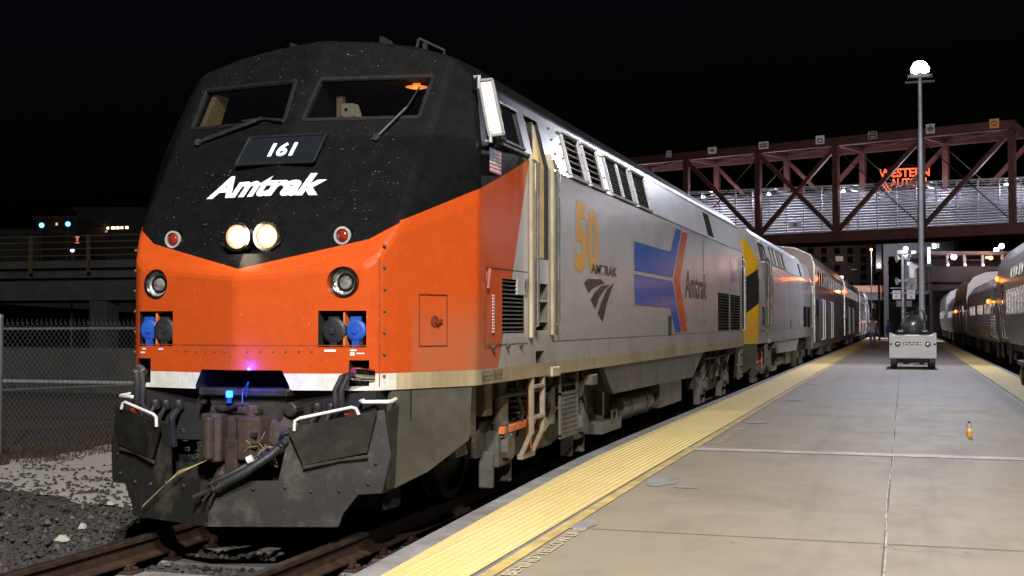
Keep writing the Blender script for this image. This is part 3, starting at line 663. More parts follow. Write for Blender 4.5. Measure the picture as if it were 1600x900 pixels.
    MB().cyl((-.02, -.47, 1.115), (-.02, -.47, 1.165), .027, 14).build('blue_flag_lamp', glow('lit_blue_lamp', (.02, .16, 1), 5), root)
    lamp('blue_lamp_light', (-5+.12, Y0-.52, 1.35), 12, (.014, .018, 1), .02)
    lamp('blue_flag_light', (-5-.02, Y0-.53, 1.20), .5, (.03, .15, 1), .02)
    MB().cyl((.12, -.425, 1.335), (.12, -.40, 1.335), .012, 8).build('blue_led', glow('lit_blue_led', (.12, .10, 1), 6), root)
    MB().tube([(.10, -.48, 1.07), (.09, -.46, 1.16), (.13, -.44, 1.24), (.11, -.44, 1.12)], .004, 5).build('cord', BLUE, root)
    MB().cyl((.19, -.34, 1.05), (.19, -.34, 1.10), .02, 8).tube([(-.2, -.42, 1.03), (-.05, -.50, 1.02), (.06, -.5, 1.05)], .018, 6).build('uncoupling_lever', STEEL, root)
    # trailing hoses
    for dx, r, pts in ((0, .036, [(.50, -.52, .79), (.45, -.66, .70), (.30, -.75, .585), (.13, -.80, .485), (.05, -.815, .445)]), (.0, .026, [(.38, -.58, .70), (.29, -.70, .63), (.16, -.77, .555), (.06, -.80, .51), (.0, -.815, .48)])):
        h = MB().tube(pts, r, 10).build('trailing_hose', RUBBER, root, smooth=True)
        for t in (0, 3):
            a_, b_ = Vector(pts[t]), Vector(pts[t+1]); d = (b_-a_).normalized()
            for k in (.3, .5): MB().lathe(a_+(b_-a_)*k, d, [(0, r+.006), (.012, r+.006)], 12).build('hose_clamp', CHROME, h)
    MB().tube([(.07, -.80, .46), (-.02, -.82, .42), (-.10, -.84, .385)], .02, 8).tube([(.03, -.82, .43), (-.02, -.85, .36)], .010, 6).tube([(.07, -.82, .43), (.04, -.86, .345)], .010, 6).box(-.05, .02, -.83, -.79, .43, .50).build('hose_coupling', STEEL, root)
    MB().tube([(.60, -.42, .86), (.52, -.46, .86), (.44, -.47, .84), (.41, -.44, .78), (.46, -.40, .72), (.53, -.38, .74)], .022, 8).build('air_hose', RUBBER, root, smooth=True)
    MB().cyl((.29, -.735, .66), (.33, -.72, .68), .03, 10).build('hose_tag', WHITE, root)
    # dry grass caught in the plow
    g = MB(); rnd = random.Random(3)
    for k in range(14):
        p = Vector((rnd.uniform(.25, .43), -.56+rnd.uniform(-.06, .04), rnd.uniform(.58, .78))); a_ = rnd.uniform(0, 6.28); L = rnd.uniform(.06, .15)
        g.tube([p, p+Vector((math.cos(a_)*L*.5, -.03, math.sin(a_)*L*.45)), p+Vector((math.cos(a_+.4)*L, -.02, math.sin(a_+.4)*L*.8))], .0022, 4)
    for k in range(5): g.tube([(-.20+.03*k, -.70, .60+.012*k), (-.32, -.70, .56-.006*k), (-.46, -.66, .45), (-.74+.004*k, -.56, .24+.006*k)], .0022, 4)
    g.build('dry_grass', mat('straw', (.42, .33, .15), .8), root)
    # small stencils under the sockets
    st = MB()
    for x0, z0, w, h in ((.70, 1.47, .09, .018), (.90, 1.475, .05, .014), (.90, 1.44, .035, .03), (.95, 1.452, .06, .012), (-.80, 1.475, .05, .014), (-.98, 1.475, .04, .014), (-1.0, 1.445, .05, .014)):
        MB().quad([(x0, lowY(x0)-.006, z0), (x0+w, lowY(x0+w)-.006, z0), (x0+w, lowY(x0+w)-.006, z0+h), (x0, lowY(x0)-.006, z0+h)]).build('caution_label', WHITE, root)
    return root
make_loco(9.0, 'lead')
make_loco(30.0, 'trail')

# ------------------------------------------------------------------ ground, ballast, track, platform
def ground_mat():
    m, nt, b = newmat('dark_yard_ground'); vec, x, y, z = coords(nt)
    n = noise(nt, vec, 6, 8, .75); n2 = noise(nt, vec, .5, 4)
    c = mix(nt, n.ss(.3, .7), (.030, .026, .023), (.085, .075, .068))
    setv(nt, b.inputs['Base Color'], mix(nt, n2.ss(.4, .65)*.5, c, (.07, .05, .035))); b.inputs['Roughness'].default_value = .95
    nt.links.new(bump(nt, n, .8, .05), b.inputs['Normal']); return m
GROUND = ground_mat()
struct('ground', MB().quad([(-900, -60, -.32), (900, -60, -.32), (900, 1600, -.32), (-900, 1600, -.32)]), GROUND)
def path_mat():
    m, nt, b = newmat('pale_gravel_path'); vec, x, y, z = coords(nt)
    n = noise(nt, vec, 3, 7, .7, (1, .45, 1)); f = noise(nt, vec, 30, 5, .8)
    c = mix(nt, f.ss(.3, .7), (.45, .42, .39), (.66, .62, .58))
    hole = (n > .58).max(f*n > .375)
    setv(nt, b.inputs['Base Color'], mix(nt, hole, c, (.045, .038, .033))); b.inputs['Roughness'].default_value = .95
    nt.links.new(bump(nt, f, .9, .03), b.inputs['Normal']); return m
rg = random.Random(5)
def ragged(x, y0, y1, step, amp): return [(x+rg.uniform(-amp, amp), y0+k*step) for k in range(int((y1-y0)/step)+1)]
south = [(-13.4+.22*k+rg.uniform(-.08, .08), 12.2-.32*max(0, (-13.4+.22*k)+10.2)+rg.uniform(-.14, .14)) for k in range(29)]
west = ragged(-12.2, 13, 44, .5, .25)
struct('gravel_path', MB().quad([(x, y, -.30) for x, y in south]+[(-7.2, 44, -.30)]+[(x, y, -.30) for x, y in west[::-1]]), path_mat())
# crushed-stone ballast: thousands of separate stones in one sheet nobody could count
def stone(mb, p, r, rnd, mi=0):
    n = 5; a0 = rnd.uniform(0, 6.28); up = rnd.uniform(.5, .9); lo = [(p[0]+r*rnd.uniform(.7, 1.2)*math.cos(a0+6.283*k/n), p[1]+r*rnd.uniform(.7, 1.2)*math.sin(a0+6.283*k/n), p[2]+rnd.uniform(-.2, .1)*r) for k in range(n)]
    hi = [(p[0]+r*.55*rnd.uniform(.5, 1.2)*math.cos(a0+.5+6.283*k/3), p[1]+r*.55*rnd.uniform(.5, 1.2)*math.sin(a0+.5+6.283*k/3), p[2]+r*up*rnd.uniform(.7, 1.2)) for k in range(3)]
    f = [(5, 6, 7), (0, 1, 5), (1, 2, 6), (1, 6, 5), (2, 3, 6), (3, 4, 7), (3, 7, 6), (4, 0, 5), (4, 5, 7)]
    mb.add(lo+hi, f, mi)
bl = MB(); rnd = random.Random(11)
for k in range(33000):
    y = 5.5+rnd.random()**1.5*14; x = rnd.uniform(-10.8, -3.6)
    if x < -7.0 and y > 11.75-.32*max(0, x+10.2)+rnd.uniform(-.5, .35): continue
    stone(bl, (x, y, -.27+rnd.uniform(-.02, .015)), rnd.uniform(.014, .042), rnd, 0 if rnd.random() < .72 else (1 if rnd.random() < .75 else 2))
for k in range(900):
    x = rnd.uniform(-12.5, -7.0); yl = 11.75-.32*max(0, x+10.2); y = yl+abs(rnd.gauss(0, 1.1)); stone(bl, (x, y, -.295), rnd.uniform(.010, .034), rnd, 0 if rnd.random() < .8 else 1)
for k in range(26):
    cx, cy = rnd.uniform(-12, -8), rnd.uniform(11.6, 16)
    for q_ in range(rnd.randint(8, 30)): stone(bl, (cx+rnd.gauss(0, .16), cy+rnd.gauss(0, .07), -.295), rnd.uniform(.008, .026), rnd, 0)
tag(bl.build('ballast', [mat('dark_stone', (.040, .036, .035), .9, 0, .4, 14), mat('brown_stone', (.062, .048, .040), .9, 0, .4, 14), mat('grey_stone', (.095, .090, .088), .9, 0, .3, 14)]), 'dark crushed stone ballast lying round the rails below the locomotive', 'ballast', kind='stuff')
struct('track_bed', MB().prism([(-7.15, 0, -.31), (-3.5, 0, -.31), (-3.5, 0, -.275), (-6.8, 0, -.275)], (0, 330, 0)), GROUND)
wst = mat('white_stone', (.42, .40, .36), .85, 0, .2, 20)
for x, y, r, lb in ((-7.22, 9.40, .075, 'large pale stone lying in the dark ballast left of the track'), (-7.45, 10.0, .055, 'small pale stone lying in the ballast just beyond the large one'), (-6.72, 10.35, .04, 'small pale stone beside the left rail near the plow'), (-8.15, 11.4, .05, 'pale stone at the edge of the gravel path left of the plow')):
    m = MB(); stone(m, (x, y, -.25), r, random.Random(int(r*1000))); tag(m.build('stone', wst), lb, 'stone', 'pale stones in the ballast')
# weathered sleepers seen in front of the plow
slp = mat('weathered_sleeper', (.24, .23, .22), .85, 0, .45, 4, .5, (.08, .065, .05), .6)
s0 = MB().box(-1.3, 1.3, -.12, .12, -.2, 0).build('sleeper', slp, bevel=.015); s0.location = (-5, 8.25, -.235)
tag(s0, 'weathered sleeper nearest the camera, half buried in ballast between the rails', 'sleeper', 'sleepers under the left track')
for k, yy in enumerate((8.86, 9.47, 10.08, 10.69, 11.3, 11.9, 12.5)):
    c = s0.copy(); COL.objects.link(c); c.location.y = yy; c.location.z = -.235-.004*(k % 3)
    c['label'] = 'weathered pale sleeper lying just in front of the plow, second from the camera' if k == 0 else 'weathered sleeper in the black shade under the locomotive'
for x, lb in ((-5.8, 'rusty steel rail on the far side of the left track, left of the plow'), (-4.2, 'rusty steel rail of the left track nearest the platform'), (4.2, 'steel rail of the right track nearest the platform'), (5.8, 'far steel rail under the right train')):
    o = MB(); pr = [(-.075, -.175), (.075, -.175), (.075, -.16), (.012, -.135), (.012, -.045), (.036, -.035), (.036, -.004), (.030, 0), (-.030, 0), (-.036, -.004), (-.036, -.035), (-.012, -.045), (-.012, -.135), (-.075, -.16)]
    o.prism([(x+a, 0 if x < 0 else 10, z) for a, z in pr], (0, 330, 0), 0)
    r_ = tag(o.build('rail', RAILM), lb, 'rail', 'running rails')
    MB().box(x-.029, x+.029, 0 if x < 0 else 10, 330, .0005, .002).build('rail_head', RAILTOP, r_)
    if x < 0:
        for yy in (8.25, 8.86, 9.47, 10.08):
            MB().box(x-.16, x+.16, yy-.09, yy+.09, -.236, -.215).box(x-.14, x-.10, yy-.05, yy-.02, -.215, -.19).box(x+.09, x+.13, yy+.02, yy+.05, -.215, -.19).box(x-.10, x-.05, yy-.04, yy+.04, -.215, -.165).box(x+.05, x+.10, yy-.04, yy+.04, -.215, -.165).build('tie_plate', RAILM, r_, bevel=.006)
struct('track_bed', MB().box(3.4, 8.6, 8, 330, -.33, -.20), GROUND)

def platform_mat():
    m, nt, b = newmat('platform_concrete'); vec, x, y, z = coords(nt)
    big = noise(nt, vec, .35, 5, .6, (1, .8, 1)); mid = noise(nt, vec, 2.2, 6, .7, (1, .55, 1)); fine = noise(nt, vec, 60, 4, .8)
    c = mix(nt, big.ss(.35, .65), (.345, .292, .215), (.385, .332, .25))
    c = mix(nt, mid.ss(.42, .72)*.5, c, (.255, .222, .172)); c = mix(nt, (fine-.5).abs()*.5, c, (.2, .18, .15))
    bay = y > 23.6                                                         # newer grey bays farther along
    g = mix(nt, mid.ss(.3, .7), (.30, .272, .245), (.345, .315, .29)); c = mix(nt, bay*.85, c, g)
    bay2 = (y > 29.2)*(y < 32.5); c = mix(nt, bay2*.4, c, (.37, .355, .345))
    scuff = (noise(nt, vec, 1, 6, .75, (.5, 3.2, 1)).ss(.57, .72))*.4; c = mix(nt, scuff, c, (.43, .39, .31))
    stain = (noise(nt, vec, .9, 3, .5).ss(.56, .70))*.3; c = mix(nt, stain, c, (.19, .165, .135))
    ve = nt.nodes.new('ShaderNodeTexVoronoi'); ve.feature = 'DISTANCE_TO_EDGE'; ve.inputs['Scale'].default_value = .33; wv = nt.nodes.new('ShaderNodeVectorMath'); nz = nt.nodes.new('ShaderNodeTexNoise'); nz.inputs['Scale'].default_value = 1.4; nz.inputs['Detail'].default_value = 6; nt.links.new(vec, nz.inputs['Vector']); nt.links.new(vec, wv.inputs[0]); nt.links.new(nz.outputs['Color'], wv.inputs[1]); nt.links.new(wv.outputs[0], ve.inputs['Vector'])
    crack = (X(nt, ve.outputs['Distance']) < .0022)*(noise(nt, vec, .45, 2) > .56); c = mix(nt, crack*.6, c, (.13, .115, .095))
    track = (noise(nt, vec, 1, 5, .6, (2.6, .10, 1)).ss(.52, .72))*.35; c = mix(nt, track, c, (.20, .178, .15))
    drip = specks(nt, vec, 2.6, .10, .16); c = mix(nt, drip*.55, c, (.12, .10, .085))
    c = mix(nt, specks(nt, vec, 9, .07, .12), c, (.07, .06, .05)); c = mix(nt, specks(nt, vec, 7, .05, .10), c, (.5, .48, .42))
    setv(nt, b.inputs['Base Color'], c); setv(nt, b.inputs['Roughness'], mid*.25+.5)
    nt.links.new(bump(nt, fine+mid*.6, .25, .004), b.inputs['Normal']); return m
PLAT = platform_mat()
edge = [(2.5, -2.86), (6.72, -3.13), (9.2, -3.27), (11.4, -3.38), (13.3, -3.45), (16, -3.48), (20, -3.48)]
def xe(y):
    for (a, xa), (b_, xb) in zip(edge, edge[1:]):
        if y <= b_: return xa+(xb-xa)*max(0, (y-a))/(b_-a)
    return -3.48
ys = [2.5+.6*k for k in range(30)]+[22, 30, 60, 120, 300]
pl = MB().prism([(xe(y), y, -.32) for y in ys]+[(3.06, y, -.32) for y in ys[::-1]], (0, 0, .52))
struct('platform', pl, PLAT, bevel=.012)
def strip(name, f0, f1, z, m, ys_=ys): return struct(name, MB().add([(f(y), y, z) for y in ys_ for f in (f0, f1)], [(2*i, 2*i+1, 2*i+3, 2*i+2) for i in range(len(ys_)-1)]), m)
def tactile_mat():
    m, nt, b = newmat('yellow_tactile_paving'); vec, x, y, z = coords(nt)
    n = noise(nt, vec, 1.1, 6, .7, (2, .6, 1)); f = noise(nt, vec, 25, 4)
    c = mix(nt, n.ss(.35, .7), (.86, .68, .30), (.79, .62, .25)); c = mix(nt, (noise(nt, vec, 2.5, 6, .8).ss(.58, .8))*.5, c, (.40, .32, .17))
    c = mix(nt, specks(nt, vec, 5, .06, .12), c, (.12, .09, .05))
    tile = ((x*(2*math.pi/.61)).sin() > .9985).max((y*(2*math.pi/.61)).sin() > .9985); c = mix(nt, tile*.3, c, (.28, .22, .10))
    setv(nt, b.inputs['Base Color'], c); b.inputs['Roughness'].default_value = .6
    k = 2*math.pi/.06
    dome = ((x*k).sin()*(y*k).sin()).max(0)
    nt.links.new(bump(nt, dome+f*.1, .55, .006), b.inputs['Normal']); return m
TACT = tactile_mat()
dm = MB(); rd_ = random.Random(6); yy = 6.3
while yy < 21:
    x0_, x1_ = xe(yy)+.22, -2.5; n_ = int((x1_-x0_)/.0605)
    for i_ in range(n_):
        x_ = x1_-i_*.0605; vs_ = [(x_+r_*math.cos(1.047*k_), yy+r_*math.sin(1.047*k_), z_) for r_, z_ in ((.0145, .2115), (.0095, .2152)) for k_ in range(6)]
        dm.add(vs_, [tuple(range(6, 12))]+[(k_, (k_+1) % 6, 6+(k_+1) % 6, 6+k_) for k_ in range(6)])
    yy += .0605
struct('tactile_strip', dm, TACT)
greyp = mat('grey_painted_kerb', (.30, .29, .29), .6, 0, .3, 3, .2, (.17, .16, .15), .6)
yel = mat('worn_yellow_line', (.70, .53, .20), .6, 0, .3, 4, .1, (.36, .31, .22), .6)
strip('platform_kerb', lambda y: xe(y)+.004, lambda y: xe(y)+.19, .204, greyp)
strip('tactile_strip', lambda y: xe(y)+.185, lambda y: -2.44-.03*min(1, max(0, (y-6)/6)), .212, TACT)
strip('kerb_gap', lambda y: -2.47-.03*min(1, max(0, (y-6)/6)), lambda y: -2.36-.05*min(1, max(0, (y-6)/6)), .2045, mat('grey_gap_paint', (.23, .23, .235), .6, 0, .35, 2, .1, (.36, .35, .34), .6))
strip('yellow_line', lambda y: -2.40-.05*min(1, max(0, (y-6)/6)), lambda y: -2.31-.045*min(1, max(0, (y-6)/6)), .2085, yel)
yr = [10+4*k for k in range(30)]
strip('platform_kerb', lambda y: 2.90, lambda y: 3.055, .204, greyp, yr); strip('tactile_strip', lambda y: 2.12, lambda y: 2.905, .212, TACT, yr)
strip('yellow_line', lambda y: 2.00, lambda y: 2.055, .2045, mat('pale_line', (.45, .43, .36), .6, 0, .3, 3), yr)
# joints, patches, stencilled warning
jm = mat('white_joint_sealant', (.56, .54, .50), .6, 0, .25, 3, .1, (.3, .27, .22), .6)
j = MB(); xs = [-2.55+.2*k for k in range(28)]
j.add([(x, 14.62+.012*math.sin(x*7)+d, .2055) for x in xs for d in (-.15, .15)], [(2*i, 2*i+1, 2*i+3, 2*i+2) for i in range(len(xs)-1)])
struct('platform_joint', j, jm)
j = MB(); y = 6.4; rj = random.Random(2)
while y < 22.5:
    L = rj.uniform(.15, .6); w = rj.uniform(.003, .007); x = -.14+.012*math.sin(y)
    j.quad([(x-w, y, .2065), (x+w, y, .2065), (x+w, y+L, .2065), (x-w, y+L, .2065)]); y += L+rj.uniform(.01, .10)
struct('platform_joint', j, jm)
dj = mat('dark_joint', (.17, .15, .12), .8); 
j = MB()
for yy in (8.75, 23.55, 29.2, 32.5, 41): j.quad([(-2.3, yy, .2042), (2.0, yy, .2042), (2.0, yy+.014, .2042), (-2.3, yy+.014, .2042)])
j.quad([(-.146, 3, .2044), (-.134, 3, .2044), (-.134, 60, .2044), (-.146, 60, .2044)])
struct('platform_joint', j, dj)
pm = mat('pale_repair_mortar', (.34, .335, .33), .65, 0, .25, 3, .1)
def patch(cx, cy, rx, ry, rr):
    return [(cx+rx*rr.uniform(.75, 1.1)*math.cos(6.283*k/14), cy+ry*rr.uniform(.75, 1.1)*math.sin(6.283*k/14), .2062) for k in range(14)]
rr = random.Random(9); m = MB()
for a in ((-2.18, 11.6, .17, .42), (-1.9, 11.2, .12, .07), (-2.12, 18.8, .2, .3), (-2.05, 24.5, .22, .45), (-2.1, 31, .25, .6), (-2.28, 8.9, .10, .25)): m.quad(patch(*a, rr))
struct('mortar_patch', m, pm)
sten = mat('worn_stencil_paint', (.74, .64, .42), .6, 0, .2, 12, .1, (.42, .37, .27), .6)
def gtext(s, y0, y1, xb=-2.20, xt=-2.29):
    o = text('platform_lettering', s, lambda u, v: (xb+(xt-xb)*v, y0+(y1-y0)*u, .2095), sten, None, offset=.01); tag(o, kind='structure')
gtext('BEHIND YELLOW LINE', 6.98, 8.72)
gtext('STAND BEHIND YELLOW LINE', 15.3, 17.6, -2.15, -2.26)

# ------------------------------------------------------------------ chain-link fence and left background
FA, FB = Vector((-12.95, 15.4, -.3)), Vector((-9.9, 22.2, -.3)); fd = (FB-FA).normalized(); FL = (FB-FA).length
galv = mat('galvanised_steel', (.15, .15, .155), .5, .4, .25, 12)
fz = thing('chain_link_fence', FA, 'galvanised chain link fence with barbed top selvage left of the locomotive', 'fence')
m = MB(); H = 2.0; p = .078; n = int(FL/p)
for k in range(-int(H/p/1.25)-1, n+1):
    for sg in (1, -1):
        s0_, z0 = (k*p, 0.05); s1_ = s0_+(H-.05)/1.35
        a, b_ = (s0_, s1_) if sg > 0 else (s1_, s0_)
        q0, q1 = Vector((a, .05)), Vector((b_, H)) if True else None
        def clip(q0, q1):
            d = q1-q0; t0, t1 = 0, 1
            if d.x > 0: t0 = max(t0, -q0.x/d.x); t1 = min(t1, (FL-q0.x)/d.x)
            else: t0 = max(t0, (FL-q0.x)/d.x); t1 = min(t1, -q0.x/d.x)
            return (q0+d*t0, q0+d*t1) if t1 > t0+.01 else None
        c = clip(q0, q1)
        if c: m.tube([fd*c[0].x+Vector((0, 0, c[0].y)), fd*c[1].x+Vector((0, 0, c[1].y))], .0032, 3)
for k in range(n): m.tube([fd*(k*p)+Vector((0, 0, H-.02)), fd*(k*p+.012)+Vector((0, 0, H+.055))], .003, 3)
tag(m.build('chain_link_mesh', galv, fz), kind=None)
for s_ in (0, 3.4, 6.8):
    if s_ <= FL: MB().cyl(fd*s_+Vector((0, -.03, 0)), fd*s_+Vector((0, -.03, 2.08)), .045, 14).lathe(fd*s_+Vector((0, -.03, 2.08)), (0, 0, 1), [(0, .05), (.03, .045), (.05, .01)], 12).build('fence_post', galv, fz, smooth=True)
MB().cyl(fd*0+Vector((0, .03, 1.9)), fd*FL+Vector((0, .03, 1.9)), .022, 8).build('top_rail', galv, fz)
MB().tube([fd*0+Vector((0, .03, .98)), fd*FL+Vector((0, .03, .98))], .014, 6).build('mid_rail', galv, fz)
pr_ = MB().cyl((-30, 20.2, .52), (-7.5, 20.2, .56), .035, 8)
for x in (-28, -22, -8.5): pr_.cyl((x, 20.2, -.32), (x, 20.2, .53), .04, 8)
tag(pr_.build('pipe_rail', mat('pale_grey_pipe', (.45, .45, .47), .4, .3), smooth=True), 'pale horizontal pipe rail standing behind the chain link fence', 'rail')
rv = random.Random(21); m = MB()
for k in range(2600):
    x = rv.uniform(-13.6, -11.6); y = rv.uniform(14.4, 21)
    a = rv.uniform(0, 6.28); h = rv.uniform(.02, .12); m.add([(x, y, -.3), (x+.02*math.cos(a), y+.02*math.sin(a), -.3), (x+.06*math.cos(a+1), y+.06*math.sin(a+1), -.3+h)], [(0, 1, 2)])
tag(m.build('dead_leaves', mat('brown_litter', (.07, .045, .025), .9, 0, .4, 10)), 'brown dead leaves and weeds along the foot of the chain link fence', 'leaf litter', kind='stuff')

vy = 47
vi = thing('viaduct', (-37, vy, -.3), 'long dark concrete viaduct with tan railing posts beyond the fence', 'viaduct')
dk = mat('viaduct_concrete', (.075, .072, .070), .9, 0, .3, .6, .3, (.035, .03, .028), .7)
MB().box(-40, 26, 0, 9, 4.0, 4.42).box(-40, 26, -.5, .2, 4.42, 4.75).build('deck', dk, vi)
MB().box(-40, 17.8, .5, 1.5, 3.0, 4.0).box(-40, 21, 1.5, 2.2, 2.9, 3.3).build('girder', dk, vi)
for x in (-22, -14, -6, 2.2, 9.6, 12.8): MB().box(x-.45, x+.45, .6, 1.6, 0, 3.0).build('column', dk, vi, bevel=.04)
tp = mat('tan_railing', (.10, .075, .04), .7)
for k in range(20): MB().box(-31+3.05*k-.06, -31+3.05*k+.06, -.62, -.5, 4.2, 5.9).build('railing_post', tp, vi)
rl = MB()
for z in (4.95, 5.25, 5.55, 5.82): rl.box(-38, 26, -.58, -.54, z, z+.045)
rl.build('railing', tp, vi)
tag(MB().box(-30, -16.5, 30, 31, -.32, .95).build('retaining_wall', dk), 'low dark concrete wall beyond the chain link fence', 'wall')
def at_depth(px, py, d):
    """point seen at (px,py) of the photograph's frame, d metres in front of the camera plane"""
    r_ = Vector((math.cos(TH), math.sin(TH), 0)); u_ = r_.cross(fw); return Vector((0, 0, 1.7))+fw*d+r_*((px-800)/1930*d)+u_*((450-py)/1930*d)
def street_light(px, py, d, r, col, es, label, group=None, name='street_lamp', zb=-.3):
    p = at_depth(px, py, d); t = thing(name, (p.x, p.y, zb), label, 'street lamp', group)
    h = p.z-zb
    MB().cyl((0, 0, 0), (0, 0, h-r*.6), r*.22+.03, 8, 0, r*.15+.02).build('pole', GRIME, t)
    MB().ball((0, 0, h), r, 12).build('lamp_head', glow('lamp_%.2f_%.2f_%.2f_%g' % (*col, es), col, es), t, smooth=True)
    return t
street_light(65, 352, 110, .22, (.12, .50, 1), 5, 'blue lit lamp on a pole far behind the viaduct, left one of two', 'blue lamps beyond the viaduct')
street_light(106, 350, 110, .22, (.12, .55, 1), 4, 'blue lit lamp on a pole far behind the viaduct, right one of two', 'blue lamps beyond the viaduct')
street_light(113, 391, 60, .10, (.5, .45, 1), 4, 'small violet white lamp just behind the viaduct railing')
def far_block(px0, px1, py0, d, deep, m, label, wins=(), name='building', zb=-.3):
    a, b_ = at_depth(px0, 500, d), at_depth(px1, 500, d); top = at_depth((px0+px1)/2, py0, d).z
    ax = (b_-a); ax.z = 0; w = ax.length; ang = math.atan2(ax.y, ax.x)
    t = thing(name, (a.x, a.y, zb), label, 'building', rz=ang)
    MB().box(0, w, 0, deep, 0, top-zb).build('wall', m, t); MB().box(-.3, w+.3, -.3, deep+.3, top-zb+.003, top-zb+.5).build('parapet', m, t)
    s = d/1930
    for (x0, y0, x1, y1, col, es) in wins:
        ya, yb = at_depth(0, y1, d).z-zb, at_depth(0, y0, d).z-zb
        xa, xb = (x0-px0)/(px1-px0)*w, (x1-px0)/(px1-px0)*w
        f = MB().box(xa-.1, xb+.1, -.06, -.005, ya-.1, yb+.1).build('window', DARK, t)
        MB().box(xa, xb, -.10, -.065, ya, yb).build('pane', glow('window_%.2f_%.2f_%.2f_%g' % (*col, es), col, es) if es else WINM, f)
    return t
nightb = mat('night_building', (.075, .070, .068), .9, 0, .2, .4, 0)
far_block(-60, 60, 366, 130, 20, nightb, 'dark flat roofed building behind the left end of the viaduct')
far_block(55, 118, 344, 140, 14, nightb, 'dark building with small orange lights behind the two blue lamps', [(86, 348, 89, 352, (1, .5, .2), 1.2), (62, 366, 65, 375, (1, .5, .15), .6), (117, 368, 123, 371, (1, .25, .2), .8), (118.5, 371, 121.5, 377, (1, .35, .3), .5), (117, 377, 123, 380, (1, .25, .2), .8)])
far_block(118, 260, 330, 150, 30, nightb, 'dark building with a lit row of warm windows near the locomotive nose', [(151+7.3*k, 354.5-.2*k, 151+7.3*k+rv.uniform(3, 6.5), 358.5-.2*k, (1, .72, .42), rv.choice([1.6, 2.6, 3.4])) for k in range(7)]+[(150, 358, 151.5, 363, (1, .5, .2), 1), (162, 360, 167, 363, (1, .5, .35), .5)])
far_block(0, 206, 470, 75, 10, nightb, 'low dark shed under the viaduct with a lit white glazed door', [(148+2.6*k, 463, 149.6+2.6*k, 477, (.6, .85, 1), rv.choice([.25, .5, 1.1])) for k in range(8)])

# ------------------------------------------------------------------ coaches
def coach_mat(name, base, rough, stripes=(), metal=.75, wave=.25):
    m, nt, b = newmat(name); vec, x, y, z = coords(nt)
    n = noise(nt, vec, 1.3, 5, .6); st = noise(nt, vec, 1, 5, .6, (1, 5, .4))
    c = mix(nt, n.ss(.3, .7), tuple(k*.85 for k in base), base); c = mix(nt, st.ss(.5, .75)*.35, c, tuple(k*.6 for k in base))
    mt = X(nt, metal)
    for z0, z1, col in stripes:
        k = (z > z0)*(z < z1); c = mix(nt, k*.9, c, col); mt = mt*(k*-.8+1)
    seam = ((y*(2*math.pi/3.1)).sin() > .9995); c = mix(nt, seam*.8, c, (.05, .05, .05))
    setv(nt, b.inputs['Base Color'], c); setv(nt, b.inputs['Metallic'], mt); setv(nt, b.inputs['Roughness'], n*.12+rough-.05)
    nt.links.new(bump(nt, noise(nt, vec, 1, 3, .5, (1, 1.1, 1.8)), wave, .03), b.inputs['Normal']); return m
MARK = glow('lit_red_marker', (1, .055, .012), 8); MARKA = glow('lit_amber_marker', (1, .20, .015), 5); DOORL = glow('lit_door_lamp', (1, .3, .08), 2.5)
